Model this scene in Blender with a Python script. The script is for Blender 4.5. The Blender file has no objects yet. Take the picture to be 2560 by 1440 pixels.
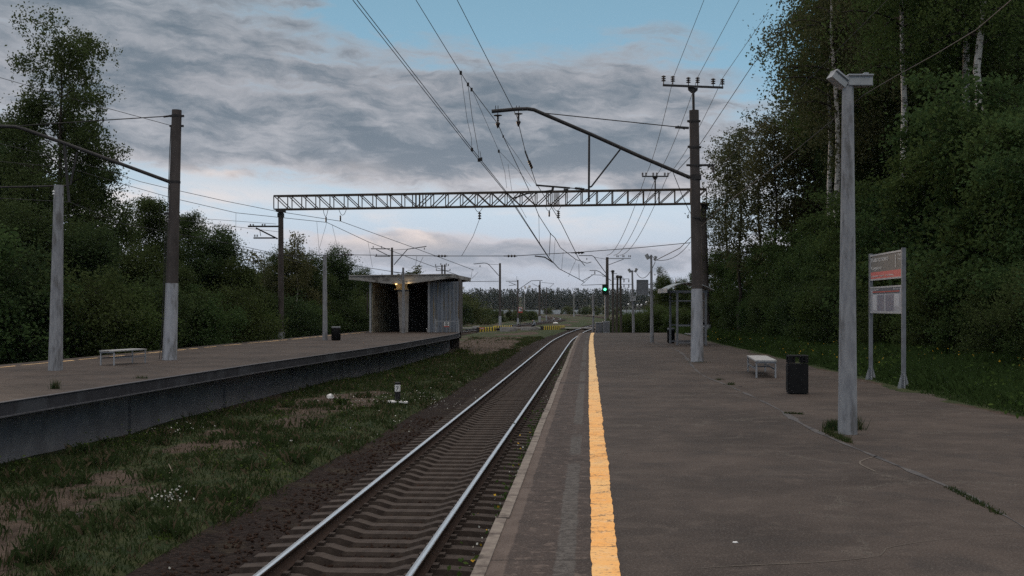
import bpy, math, random
import numpy as np
from mathutils import Vector, Matrix
S = bpy.context.scene
COL = S.collection
R = math.radians
# ------------------------------------------------------------------ camera
F, CX, HZ, CH = 2820.0, 1280.0, 768.0, 1.67     # focal length in photo pixels, principal column, horizon row, eye height
cam = bpy.data.cameras.new('camera'); camo = bpy.data.objects.new('camera', cam); COL.objects.link(camo)
cam.sensor_width = 36; cam.lens = 36*F/2560; cam.shift_y = (HZ-720)/2560
cam.clip_end = 6000; cam.clip_start = .1
camo.location = (0, 0, CH); camo.rotation_euler = (R(90), 0, 0)
S.camera = camo
# ------------------------------------------------------------------ colour management / sampling
S.view_settings.view_transform = 'Standard'; S.view_settings.look = 'None'
S.view_settings.exposure = 0; S.view_settings.gamma = 1
S.render.engine = 'CYCLES'
S.cycles.max_bounces = 5; S.cycles.diffuse_bounces = 3; S.cycles.glossy_bounces = 2; S.cycles.transmission_bounces = 3
S.cycles.volume_bounces = 0; S.cycles.caustics_reflective = False; S.cycles.caustics_refractive = False
S.cycles.use_denoising = False; S.cycles.sample_clamp_direct = 2.; S.cycles.sample_clamp_indirect = 2.

def lin(c):
    c = c/255
    return c/12.92 if c <= .04045 else ((c+.055)/1.055)**2.4
def rgb(r, g, b): return (lin(r), lin(g), lin(b), 1)

class NT:                                        # small helper for node trees
    def __init__(s, tree): s.t = tree; s.n = tree.nodes; s.l = tree.links
    def new(s, typ, **kw):
        nd = s.n.new(typ)
        for k, v in kw.items(): setattr(nd, k, v)
        return nd
    def put(s, sock, v):
        if isinstance(v, bpy.types.NodeSocket): s.l.new(v, sock)
        else: sock.default_value = v
    def m(s, op, a, b=None, c=None, clamp=False):
        nd = s.new('ShaderNodeMath', operation=op, use_clamp=clamp)
        s.put(nd.inputs[0], a)
        if b is not None: s.put(nd.inputs[1], b)
        if c is not None: s.put(nd.inputs[2], c)
        return nd.outputs[0]
    def xyz(s, x, y, z):
        nd = s.new('ShaderNodeCombineXYZ')
        for i, v in enumerate((x, y, z)): s.put(nd.inputs[i], v)
        return nd.outputs[0]
    def sep(s, v):
        nd = s.new('ShaderNodeSeparateXYZ'); s.l.new(v, nd.inputs[0]); return nd.outputs
    def noise(s, vec, scale, detail=5, rough=.55, dist=0, col=False):
        nd = s.new('ShaderNodeTexNoise'); s.put(nd.inputs['Vector'], vec)
        nd.inputs['Scale'].default_value = scale; nd.inputs['Detail'].default_value = detail
        nd.inputs['Roughness'].default_value = rough; nd.inputs['Distortion'].default_value = dist
        return nd.outputs[1 if col else 0]
    def ss(s, v, a, b, lo=0., hi=1.):            # smoothstep
        nd = s.new('ShaderNodeMapRange', interpolation_type='SMOOTHSTEP'); s.put(nd.inputs[0], v)
        nd.inputs[1].default_value = a; nd.inputs[2].default_value = b
        nd.inputs[3].default_value = lo; nd.inputs[4].default_value = hi
        return nd.outputs[0]
    def mix(s, f, a, b, blend='MIX'):
        nd = s.new('ShaderNodeMix', data_type='RGBA', blend_type=blend)
        s.put(nd.inputs[0], f); s.put(nd.inputs[6], a); s.put(nd.inputs[7], b)
        return nd.outputs[2]
    def ramp(s, f, stops):
        nd = s.new('ShaderNodeValToRGB'); s.put(nd.inputs[0], f)
        e = nd.color_ramp.elements
        while len(e) < len(stops): e.new(.5)
        for el, (p, c) in zip(e, stops): el.position = p; el.color = c
        return nd.outputs[0]
    def bump(s, h, strength=.3, dist=.02):
        nd = s.new('ShaderNodeBump'); s.put(nd.inputs['Height'], h)
        nd.inputs['Strength'].default_value = strength; nd.inputs['Distance'].default_value = dist
        return nd.outputs[0]

# ------------------------------------------------------------------ dusk sky
W = bpy.data.worlds.new('World'); S.world = W; W.use_nodes = True
w = NT(W.node_tree); w.n.clear()
d = w.sep(w.new('ShaderNodeTexCoord').outputs['Generated'])
az = w.m('ARCTAN2', d[0], d[1]); el = w.m('ARCSINE', d[2])
def blob(a0, e0, ra, re, amp, tilt=0):
    da = w.m('SUBTRACT', az, a0)
    de = w.m('SUBTRACT', el, e0)
    if tilt: de = w.m('ADD', de, w.m('MULTIPLY', da, tilt))
    q = w.m('ADD', w.m('POWER', w.m('ABSOLUTE', w.m('DIVIDE', da, ra)), 2), w.m('POWER', w.m('ABSOLUTE', w.m('DIVIDE', de, re)), 2))
    return w.m('MULTIPLY', w.m('POWER', 2.718, w.m('MULTIPLY', q, -1)), amp)
def pxy(px, py): return (px-CX)/F, (HZ-py)/F
def pblob(px, py, rx, ry, amp, tilt=0):
    a, e = pxy(px, py); return blob(a, e, rx/F, ry/F, amp, tilt)
def total(*bs):
    o = bs[0]
    for b in bs[1:]: o = w.m('ADD', o, b)
    return o
clear = w.ramp(w.m('DIVIDE', el, .32), [(0, rgb(180, 186, 200)), (.12, rgb(192, 202, 217)), (.26, rgb(200, 216, 230)), (.40, rgb(176, 202, 220)), (.6, rgb(142, 182, 207)), (.85, rgb(130, 170, 194)), (1, rgb(121, 160, 184))])
wz = w.noise(w.xyz(w.m('MULTIPLY', az, 14.), w.m('MULTIPLY', el, 26.), 1.3), 1., 5, .6)
elw = w.m('ADD', w.m('ADD', el, w.m('MULTIPLY', az, .07)), w.m('MULTIPLY', w.m('SUBTRACT', wz, .5), .03))
v1 = w.xyz(w.m('MULTIPLY', az, 8.), w.m('MULTIPLY', elw, 34.), 3.7)
v2 = w.xyz(w.m('MULTIPLY', az, 3.4), w.m('MULTIPLY', elw, 15.), 8.1)
v3 = w.xyz(w.m('MULTIPLY', az, 23.), w.m('MULTIPLY', elw, 78.), 5.2)
n1 = w.noise(v1, 1., 8, .56, .25)
n2 = w.noise(v2, 1., 5, .5, .2)
n3 = w.noise(v3, 1., 7, .6, .3)
cov = total(pblob(1380, -10, 620, 105, -.26, .0), pblob(930, 50, 240, 50, -.10), pblob(1860, 150, 150, 130, -.13, 0), pblob(1050, 545, 620, 26, -.26, .02), pblob(1500, 385, 420, 22, -.08), pblob(1350, 300, 300, 14, -.06),
            pblob(520, 485, 330, 44, -.24, .05), pblob(1560, 570, 260, 60, -.16), pblob(560, 655, 170, 46, -.16), pblob(600, 185, 500, 16, -.07, .1), pblob(1130, 180, 260, 14, -.06, .05),
            pblob(150, 120, 720, 230, .17), pblob(900, 310, 640, 120, .19, .05), pblob(1560, 280, 330, 150, .22), pblob(1300, 400, 500, 60, .16), pblob(420, 395, 420, 40, .16, .04),
            pblob(1130, 612, 280, 40, .22), pblob(1450, 640, 560, 40, .16), pblob(640, 745, 900, 50, .05))
dn = total(w.m('MULTIPLY', n1, .60), w.m('MULTIPLY', n2, .42), w.m('MULTIPLY', n3, .22), cov)
dens = w.ss(dn, .560, .75)
core = w.ss(total(dn, w.m('MULTIPLY', w.m('SUBTRACT', n3, .5), .42), w.m('MULTIPLY', w.m('SUBTRACT', n1, .5), .22)), .59, .97)
ec = w.m('DIVIDE', el, .32)
lightc = w.ramp(ec, [(0, rgb(180, 187, 200)), (.14, rgb(194, 196, 206)), (.24, rgb(220, 212, 213)), (.42, rgb(186, 188, 195)), (.6, rgb(172, 174, 181)), (1, rgb(160, 169, 178))])
darkc = w.ramp(ec, [(0, rgb(161, 170, 184)), (.15, rgb(153, 161, 174)), (.24, rgb(140, 149, 162)), (.36, rgb(130, 140, 152)), (.5, rgb(115, 128, 141)), (1, rgb(104, 119, 132))])
sky = w.mix(dens, clear, w.mix(core, lightc, darkc))
glow = total(pblob(40, 560, 420, 130, .6), pblob(1000, 585, 220, 40, 1.0), pblob(1350, 555, 330, 34, .5), pblob(840, 430, 110, 22, .35), pblob(560, 435, 90, 18, .6), pblob(480, 505, 330, 40, .55))
sky = w.mix(w.m('MULTIPLY', glow, w.ss(n1, .38, .60), clamp=True), sky, rgb(240, 226, 220))
boost = w.ss(el, .30, .95, 1., 4.1)             # unseen upper dome brightened as added fill to light the ground
sky = w.mix(w.ss(el, .28, .6, 0, .85), sky, rgb(160, 150, 142))
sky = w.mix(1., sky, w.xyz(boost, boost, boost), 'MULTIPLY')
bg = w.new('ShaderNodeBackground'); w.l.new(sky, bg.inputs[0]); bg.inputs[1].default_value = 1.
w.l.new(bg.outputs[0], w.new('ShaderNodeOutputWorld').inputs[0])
W.cycles.sampling_method = 'MANUAL'; W.cycles.sample_map_resolution = 1024
# low sun behind the trees on the left
sl = bpy.data.lights.new('sun', 'SUN'); sl.energy = 1.0; sl.angle = R(4); sl.color = (1, .74, .52)
so = bpy.data.objects.new('sun', sl); COL.objects.link(so)
so.rotation_euler = Vector((-math.sin(R(-38)), -math.cos(R(-38)), -math.tan(R(4)))).to_track_quat('-Z', 'Y').to_euler()

# ------------------------------------------------------------------ projection helpers (photo pixel + distance -> point)
def P(px, py, Y): return Vector(((px-CX)*Y/F, Y, CH-(py-HZ)*Y/F))
def G(px, py, z=0.): return P(px, py, F*(CH-z)/(py-HZ))
# ------------------------------------------------------------------ mesh builder
class MB:
    def __init__(s): s.V = []; s.Fc = []; s.MI = []; s.SM = []
    def add(s, vs, fs, mi=0, sm=False):
        o = len(s.V); s.V += [tuple(v) for v in vs]
        for f in fs: s.Fc.append([i+o for i in f]); s.MI.append(mi); s.SM.append(sm)
        return s
    def box(s, c, sz, rot=None, mi=0):
        vs = []
        for z in (-.5, .5):
            for x, y in ((-.5, -.5), (.5, -.5), (.5, .5), (-.5, .5)):
                v = Vector((x*sz[0], y*sz[1], z*sz[2]))
                if rot is not None: v = rot @ v
                vs.append(v+Vector(c))
        return s.add(vs, [(3, 2, 1, 0), (4, 5, 6, 7), (0, 1, 5, 4), (1, 2, 6, 5), (2, 3, 7, 6), (3, 0, 4, 7)], mi)
    def bar(s, a, b, w_, h=None, mi=0, up=(0, 0, 1)):
        a = Vector(a); b = Vector(b); h = h or w_; dr = b-a; L = dr.length
        if L < 1e-6: return s
        dr.normalize(); u = Vector(up)
        if abs(dr.dot(u)) > .97: u = Vector((0, 1, 0))
        x = dr.cross(u).normalized(); y = x.cross(dr)
        return s.box((a+b)/2, (w_, L, h), Matrix((x, dr, y)).transposed(), mi)
    def tube(s, pts, r, n=6, mi=0, caps=True):
        pts = [Vector(p) for p in pts]
        rs = r if isinstance(r, (list, tuple)) else [r]*len(pts)
        vs = []; px = None
        for i, p in enumerate(pts):
            t = (pts[min(i+1, len(pts)-1)]-pts[max(i-1, 0)]).normalized()
            if px is None: px = t.cross(Vector((0, 0, 1)) if abs(t.z) < .95 else Vector((0, 1, 0)))
            px = (px-t*px.dot(t)).normalized(); py = t.cross(px)
            for k in range(n):
                a = 2*math.pi*k/n
                vs.append(p+(px*math.cos(a)+py*math.sin(a))*rs[i])
        fs = [(i*n+k, i*n+(k+1) % n, (i+1)*n+(k+1) % n, (i+1)*n+k) for i in range(len(pts)-1) for k in range(n)]
        s.add(vs, fs, mi, True)
        if caps:
            o = len(pts)*n; s.add(vs[:n], [tuple(range(n))[::-1]], mi); s.add(vs[-n:], [tuple(range(n))], mi)
        return s
    def lathe(s, c, prof, n=12, mi=0, axis=None, sm=True):
        c = Vector(c); q = Vector((0, 0, 1)).rotation_difference(Vector(axis)) if axis is not None else None
        vs = []
        for r, z in prof:
            for k in range(n):
                v = Vector((r*math.cos(2*math.pi*k/n), r*math.sin(2*math.pi*k/n), z))
                vs.append(c+(q @ v if q else v))
        m = len(prof)
        s.add(vs, [(i*n+k, i*n+(k+1) % n, (i+1)*n+(k+1) % n, (i+1)*n+k) for i in range(m-1) for k in range(n)], mi, sm)
        s.add(vs[:n], [tuple(range(n))[::-1]], mi); s.add(vs[-n:], [tuple(range(n))], mi)
        return s
    def prism(s, poly, ext, mi=0):
        e = Vector(ext); n = len(poly); a = [Vector(p) for p in poly]
        return s.add(a+[p+e for p in a], [tuple(range(n))[::-1], tuple(range(n, 2*n))]+[(i, (i+1) % n, n+(i+1) % n, n+i) for i in range(n)], mi)
    def insul(s, c, h, r, n=3, mi=0, axis=None):  # a stack of discs
        pr = [(r*.25, 0)]
        for i in range(n):
            z = h*(i+.5)/n; t = h/n*.22
            pr += [(r*.3, z-t*1.6), (r, z-t), (r*.9, z+t*.3), (r*.35, z+t*1.6)]
        pr.append((r*.25, h))
        return s.lathe(c, pr, 10, mi, axis)

def finish(me, mats, bevel=None):
    for m_ in (mats if isinstance(mats, (list, tuple)) else [mats]): me.materials.append(m_)
def link(name, me, parent=None):
    o = bpy.data.objects.new(name, me); COL.objects.link(o)
    if parent is not None: o.parent = parent
    return o
ORG = {}
def obj(name, mb, mats, parent=None, local=False):
    """link one builder as ONE mesh object; coordinates are world ones unless local"""
    me = bpy.data.meshes.new(name)
    off = Vector((0, 0, 0)) if (local or parent is None) else ORG[parent.name]
    me.from_pydata([(v[0]-off.x, v[1]-off.y, v[2]-off.z) for v in mb.V], [], mb.Fc)
    finish(me, mats)
    me.polygons.foreach_set('material_index', mb.MI); me.polygons.foreach_set('use_smooth', mb.SM)
    me.update()
    o = link(name, me, parent)
    ORG[o.name] = ORG[parent.name] if parent is not None else Vector((0, 0, 0))
    return o
def tag(o, label, cat, group=None):
    o['label'] = label; o['category'] = cat
    if group: o['group'] = group
    return o
def thing(name, label, cat, loc=(0, 0, 0), group=None):
    o = bpy.data.objects.new(name, None); COL.objects.link(o); o.location = loc; o.empty_display_size = .2
    ORG[o.name] = Vector(loc); return tag(o, label, cat, group)
def struct(o, kind='structure'): o['kind'] = kind; return o
def dup(o, loc, label=None, rz=None, sc=None, parent=None):
    c = o.copy(); COL.objects.link(c)
    if parent is not None: c.parent = parent
    else:
        c.location = loc
        if rz is not None: c.rotation_euler = (0, 0, rz)
        if sc is not None: c.scale = sc if isinstance(sc, tuple) else (sc, sc, sc)
        if label: c['label'] = label
    for ch in o.children: dup(ch, None, parent=c)
    return c
def npmesh(name, V, Fq, mats, k):
    """fast mesh from numpy: V (n,3), Fq (m,k)"""
    me = bpy.data.meshes.new(name); m_ = len(Fq)
    me.vertices.add(len(V)); me.vertices.foreach_set('co', np.asarray(V, np.float32).ravel())
    me.loops.add(m_*k); me.loops.foreach_set('vertex_index', np.asarray(Fq, np.int32).ravel())
    me.polygons.add(m_); me.polygons.foreach_set('loop_start', np.arange(0, m_*k, k, dtype=np.int32))
    me.update(calc_edges=True); finish(me, mats); return me
def vnoise(x, y, sc, seed=0):                     # numpy value noise 0..1
    x = np.asarray(x)/sc; y = np.asarray(y)/sc
    xi = np.floor(x).astype(np.int64); yi = np.floor(y).astype(np.int64); fx = x-xi; fy = y-yi
    fx = fx*fx*(3-2*fx); fy = fy*fy*(3-2*fy)
    def h(a, b):
        q = (a*374761393+b*668265263+seed*974634777) & 0x7fffffff
        q = ((q ^ (q >> 13))*1274126177) & 0x7fffffff
        return ((q ^ (q >> 16)) & 0xffff)/65535.
    return (h(xi, yi)*(1-fx)+h(xi+1, yi)*fx)*(1-fy)+(h(xi, yi+1)*(1-fx)+h(xi+1, yi+1)*fx)*fy
def fbm(x, y, sc, seed=0): return .55*vnoise(x, y, sc, seed)+.3*vnoise(x, y, sc/2.3, seed+1)+.15*vnoise(x, y, sc/5.1, seed+2)

# ------------------------------------------------------------------ materials
def mat(name, c1, c2=None, scale=6., rough=.85, bump=.25, bdist=.01, metal=0., detail=6, spec=.3, stretch=(1, 1, 1), c3=None, s3=.8):
    m_ = bpy.data.materials.new(name); m_.use_nodes = True; t = NT(m_.node_tree)
    b = t.n['Principled BSDF']; b.inputs['Roughness'].default_value = rough; b.inputs['Metallic'].default_value = metal
    b.inputs['Specular IOR Level'].default_value = spec
    tc = t.new('ShaderNodeTexCoord').outputs['Object']
    mp = t.new('ShaderNodeMapping'); t.l.new(tc, mp.inputs[0]); mp.inputs['Scale'].default_value = stretch
    n = t.noise(mp.outputs[0], scale, detail, .62)
    c = t.mix(t.ss(n, .32, .68), (*c1[:3], 1), (*(c2 or c1)[:3], 1))
    if c3: c = t.mix(t.ss(t.noise(mp.outputs[0], s3, 5, .65), .5, .66), c, (*c3[:3], 1))
    t.l.new(c, b.inputs['Base Color'])
    if bump: t.l.new(t.bump(t.noise(mp.outputs[0], scale*4, 4, .6), bump, bdist), b.inputs['Normal'])
    return m_
def emit(name, c, st):
    m_ = bpy.data.materials.new(name); m_.use_nodes = True; t = NT(m_.node_tree)
    b = t.n['Principled BSDF']; b.inputs['Base Color'].default_value = c
    b.inputs['Emission Color'].default_value = c; b.inputs['Emission Strength'].default_value = st
    return m_
def leafmat(name, a, b_, tr=.3, dead=None):
    m_ = bpy.data.materials.new(name); m_.use_nodes = True; t = NT(m_.node_tree); t.n.clear()
    g = t.new('ShaderNodeNewGeometry').outputs['Random Per Island']
    oi = t.new('ShaderNodeObjectInfo').outputs['Random']
    c = t.mix(g, (*a, 1), (*b_, 1))
    c = t.mix(t.m('MULTIPLY', oi, .5), c, (b_[0]*1.15, b_[1]*.9, b_[2]*.7, 1))
    if dead: c = t.mix(t.ss(g, .80, .84), c, (*dead, 1))
    di = t.new('ShaderNodeBsdfDiffuse'); tl = t.new('ShaderNodeBsdfTranslucent'); mx = t.new('ShaderNodeMixShader')
    t.l.new(c, di.inputs[0]); t.l.new(c, tl.inputs[0]); mx.inputs[0].default_value = tr
    t.l.new(di.outputs[0], mx.inputs[1]); t.l.new(tl.outputs[0], mx.inputs[2])
    t.l.new(mx.outputs[0], t.new('ShaderNodeOutputMaterial').inputs[0])
    return m_
M = {}
M['conc'] = mat('concrete', (.30, .29, .28), (.20, .19, .185), 3., .9, .4, .01, c3=(.13, .12, .11), s3=1.2)
M['conc_dark'] = mat('aged_concrete', (.085, .072, .068), (.048, .041, .039), 2.2, .9, .4, .01, stretch=(1, 1, .35))
M['whitewash'] = mat('grey_paint', (.36, .37, .40), (.26, .27, .30), 4., .8, .5, .01, c3=(.17, .168, .17), s3=2.2, stretch=(2, 2, .6))
M['lamp_paint'] = mat('lamp_post_paint', (.28, .285, .30), (.19, .195, .215), 5., .8, .7, .012, c3=(.13, .128, .13), s3=2.4, stretch=(2.5, 2.5, .6))
M['steel'] = mat('painted_steel', (.035, .033, .034), (.022, .02, .02), 9., .7, .1, .003)
M['truss'] = mat('rusty_truss_steel', (.09, .07, .055), (.045, .035, .03), 9., .75, .1, .003)
M['wire'] = mat('wire_metal', (.02, .02, .022), (.03, .028, .028), 9., .7, 0)
M['porcelain'] = mat('insulator_glaze', (.03, .018, .015), (.02, .014, .013), 9., .35, 0, spec=.5)
M['galv'] = mat('galvanised_steel', (.36, .37, .39), (.27, .28, .30), 7., .55, .1, .003, metal=.3)
M['grey_metal'] = mat('grey_paint_metal', (.17, .18, .20), (.13, .135, .15), 6., .6, .15, .003)
M['black_metal'] = mat('black_paint_metal', (.011, .011, .012), (.007, .007, .008), 8., .7, .25, .003, spec=.15)
M['wood_white'] = mat('white_painted_planks', (.43, .44, .45), (.27, .27, .27), 5., .8, .4, .006, stretch=(1, 5, 5), c3=(.16, .13, .11), s3=2.5)
M['wood_pole'] = mat('weathered_timber', (.08, .07, .062), (.045, .038, .034), 6., .9, .5, .01, stretch=(3, 3, .3))
M['rail_side'] = mat('rusty_rail_side', (.045, .026, .018), (.028, .017, .013), 12., .9, .3, .004)
M['rail_top'] = mat('polished_rail_head', (.80, .82, .85), (.72, .74, .77), 20., .36, .03, .001, metal=1., stretch=(3, .1, 3))
M['sleeper'] = mat('dusty_sleeper_concrete', (.064, .050, .042), (.036, .027, .023), 7., .95, .5, .01)
M['yellow_black'] = None
M['red'] = mat('red_paint', (.42, .06, .04), (.33, .05, .035), 8., .6, .1)
M['white'] = mat('white_paint', (.72, .72, .72), (.6, .6, .6), 8., .6, .1)
M['black'] = mat('black_paint', (.015, .015, .016), None, 8., .6, .05)
M['fabric_grey'] = mat('grey_jacket_cloth', (.20, .22, .26), (.16, .18, .21), 20., .95, .3)
M['fabric_dark'] = mat('dark_trousers_cloth', (.016, .016, .02), (.01, .01, .012), 20., .95, .3)
M['skin'] = mat('skin', (.45, .27, .2), None, 5., .6, 0)
M['bark'] = mat('dark_bark', (.045, .037, .03), (.022, .018, .015), 9., .95, .6, .02, stretch=(2, 2, .4))
M['leaf_d'] = leafmat('dark_leaves', (.033, .055, .028), (.066, .098, .040), .42)
M['leaf_m'] = leafmat('green_leaves', (.036, .070, .030), (.070, .112, .042), .42)
M['leaf_b'] = leafmat('birch_leaves', (.048, .064, .034), (.095, .108, .058), .38)
M['leaf_far'] = leafmat('far_leaves', (.017, .027, .021), (.028, .037, .026), .3)
M['leaf_s'] = leafmat('distant_bush_leaves', (.036, .058, .030), (.075, .095, .045), .3)
M['grass'] = leafmat('grass_blades', (.021, .040, .017), (.050, .076, .031), .3, dead=(.12, .095, .06))
M['verge_grass'] = leafmat('verge_grass_blades', (.022, .046, .017), (.048, .084, .030), .35)
M['weed'] = leafmat('weed_leaves', (.03, .065, .018), (.07, .11, .03), .3)
M['petal_y'] = mat('yellow_petals', (.55, .36, .03), (.5, .27, .02), 30., .8, 0)
M['petal_w'] = mat('white_petals', (.50, .50, .46), (.38, .38, .34), 30., .8, 0)
def birchbark():
    m_ = bpy.data.materials.new('birch_bark'); m_.use_nodes = True; t = NT(m_.node_tree); b = t.n['Principled BSDF']
    b.inputs['Roughness'].default_value = .8
    tc = t.new('ShaderNodeTexCoord').outputs['Object']
    mp = t.new('ShaderNodeMapping'); t.l.new(tc, mp.inputs[0]); mp.inputs['Scale'].default_value = (2.5, 2.5, 7)
    k = t.ss(t.noise(mp.outputs[0], 1.3, 5, .7, .4), .54, .6)
    z = t.sep(tc)[2]
    c = t.mix(k, (.46, .43, .40, 1), (.03, .027, .025, 1))
    c = t.mix(t.ss(z, .3, 2.2, 1., 0.), c, (.05, .045, .04, 1))
    t.l.new(c, b.inputs['Base Color']); return m_
M['birch'] = birchbark()
# ================================================================== SETTING
def interp(tab):
    xs = np.array([p[0] for p in tab]); ys = np.array([p[1] for p in tab])
    return lambda v: np.interp(v, xs, ys)
XL = interp([(-20, -2.08), (7, -.236), (51.2, 2.78), (66, 3.86), (73.6, 4.46), (200, 14)])          # right platform, track side
XR = interp([(-20, 10), (5, 8.4), (12, 7.95), (17.4, 7.9), (22.2, 8.05), (29, 8.55), (36, 8.85), (42, 9.2), (58.9, 10), (66, 10.6), (74, 10.8), (200, 12)])
IN = interp([(-10, -12.1), (5, -10.5), (19.7, -8.95), (33.2, -7.5), (45.3, -5.9), (51.2, -5.2), (68.3, -3.66), (73, -3.4), (80.5, -3.75)])
IFAR = interp([(-10, -18.5), (5, -17.2), (32.7, -14.84), (55.4, -12.6), (79.8, -10.1), (90, -9.1)])
def spline(pts, step):
    p = [np.array(q, float) for q in pts]; p = [2*p[0]-p[1]]+p+[2*p[-1]-p[-2]]; out = []
    for i in range(1, len(p)-2):
        a, b, c, d_ = p[i-1:i+3]; n = max(2, int(np.linalg.norm(c-b)/step))
        for k in range(n):
            t = k/n
            out.append(.5*((2*b)+(c-a)*t+(2*a-5*b+4*c-d_)*t*t+(3*b-a-3*c+d_)*t**3))
    out.append(p[-2]); return np.array(out)
TRK = spline([(-2.9, -2), (-1.873, 11.75), (.62, 45.7), (3.52, 85.8), (4.85, 102), (7.1, 125), (9.9, 149), (14.4, 183), (19.6, 222), (25.2, 275), (26.8, 335), (23.5, 400), (13.2, 464), (-4, 530)], 1.)
TRK2 = spline([(-19.6, 0), (-16.7, 32.7), (-12.6, 75), (-9.4, 105), (-5.3, 136), (-2.5, 155), (3.7, 202), (7.4, 228), (10.8, 268), (11.6, 322), (8.4, 375), (1, 430), (-12, 480)], 1.)
TX = lambda y: np.interp(y, TRK[:, 1], TRK[:, 0]); TX2 = lambda y: np.interp(y, TRK2[:, 1], TRK2[:, 0])
def sst(v, a, b): t = np.clip((v-a)/(b-a), 0, 1); return t*t*(3-2*t)
def gheight(x, y):
    z = -1.25+.10*(fbm(x, y, 2.2, 3)-.5)+.30*(fbm(x, y, 14, 5)-.5)*sst(y, 5, 30)
    dtr = np.abs(x-TX(y)); z = z-.32*(1-sst(dtr, 2.0, 2.9))
    dt2 = np.abs(x-TX2(y)); z = z-.34*(1-sst(dt2, 1.9, 2.9))
    z = z+.28*np.exp(-((x-1.75)/1.9)**2-((y-124)/3.)**2)          # grassy heap before the crossing
    dv = x-XR(y)
    ver = .015+.06*(fbm(x, y, .9, 9)-.5)+.05*np.clip(dv, -1, 30)+.02*np.clip(dv-4, 0, 30)
    side = sst(dv, -1.3, -.5)*(1-sst(y, 73, 92))
    z = z*(1-side)+ver*side
    rs = sst(x-TX(y), 4, 9)*sst(y, 73, 92)*(1-sst(y, 300, 420)); z = z+rs*.7
    z = z-3.4*sst(y, 470, 640)+8*sst(y, 1480, 1720)+16*sst(y, 1700, 2300)+14*sst(y, 2300, 3600)
    return z
def cover(x, y):                                                   # 0 bare soil .. 1 grass
    c = fbm(x, y, 2.6, 21)*.65+fbm(x, y, 7., 31)*.45
    dtr = np.abs(x-TX(y))
    c = c+.28*np.exp(-((dtr-3.0)/.8)**2)-.8*(1-sst(dtr, 2.0, 2.4))
    wall = x-IN(y); c = c+.18*np.exp(-((wall-.5)/.7)**2)*(y < 75)
    c = c+.10*sst(y, 22, 45)-.30*np.exp(-((x+2.5)/4)**2-((y-85)/16.)**2)
    c = np.where(x > XR(y)-.2, np.where(y < 90, 1, c), c)
    return sst(c, .49, .70)
gx = np.concatenate([[-2500, -1200, -600, -300, -150, -80, -45, -28], np.arange(-20, 17, .3), np.arange(17, 40, 1.5), [46, 60, 85, 130, 200, 320, 600, 1200, 2500]])
gy = np.concatenate([[-60, -25, -8], np.arange(2, 84, .32), np.arange(84, 160, 1.2), np.arange(160, 700, 8), np.arange(720, 1500, 60), np.arange(1500, 3700, 40)])
XX, YY = np.meshgrid(gx, gy); ZZ = gheight(XX, YY)
nx, ny = len(gx), len(gy); ii = np.arange((nx-1)*(ny-1)); r_, c_ = ii//(nx-1), ii % (nx-1)
gm = bpy.data.materials.new('soil_and_turf'); gm.use_nodes = True; t = NT(gm.node_tree); b = t.n['Principled BSDF']
b.inputs['Roughness'].default_value = .95; b.inputs['Specular IOR Level'].default_value = .1
tc = t.new('ShaderNodeTexCoord').outputs['Object']; at = t.new('ShaderNodeAttribute', attribute_name='cover').outputs['Fac']
soil = t.mix(t.ss(t.noise(tc, 2.2, 8, .7), .35, .65), (.050, .037, .030, 1), (.095, .071, .056, 1))
soil = t.mix(t.ss(t.noise(tc, 16, 4, .7), .58, .68), soil, (.17, .14, .115, 1))
turf = t.mix(t.ss(t.noise(tc, 3.1, 8, .7), .35, .65), (.022, .036, .016, 1), (.055, .062, .028, 1))
mk = t.ss(t.m('ADD', at, t.m('MULTIPLY', t.m('SUBTRACT', t.noise(tc, 5, 6, .7), .5), 1.1)), .38, .62)
t.l.new(t.mix(mk, soil, turf), b.inputs['Base Color']); t.l.new(t.bump(t.noise(tc, 9, 8, .75), .9, .06), b.inputs['Normal'])
gme = npmesh('ground', np.stack([XX.ravel(), YY.ravel(), ZZ.ravel()], 1), np.stack([r_*nx+c_, r_*nx+c_+1, (r_+1)*nx+c_+1, (r_+1)*nx+c_], 1), gm, 4)
a_ = gme.attributes.new('cover', 'FLOAT', 'POINT'); a_.data.foreach_set('value', cover(XX, YY).ravel().astype(np.float32))
gme.polygons.foreach_set('use_smooth', np.ones(len(gme.polygons), bool))
struct(link('ground', gme))
# water of the lake
wm = bpy.data.materials.new('lake_water'); wm.use_nodes = True; t = NT(wm.node_tree); b = t.n['Principled BSDF']
b.inputs['Base Color'].default_value = (.02, .03, .035, 1); b.inputs['Roughness'].default_value = .48
tc = t.new('ShaderNodeTexCoord').outputs['Object']; t.l.new(t.bump(t.noise(tc, 1.5, 4, .6), 1., .4), b.inputs['Normal'])
struct(obj('water', MB().add([(-2000, 480, -2.0), (2000, 480, -2.0), (2000, 1640, -2.0), (-2000, 1640, -2.0)], [(0, 1, 2, 3)]), wm))

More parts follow.
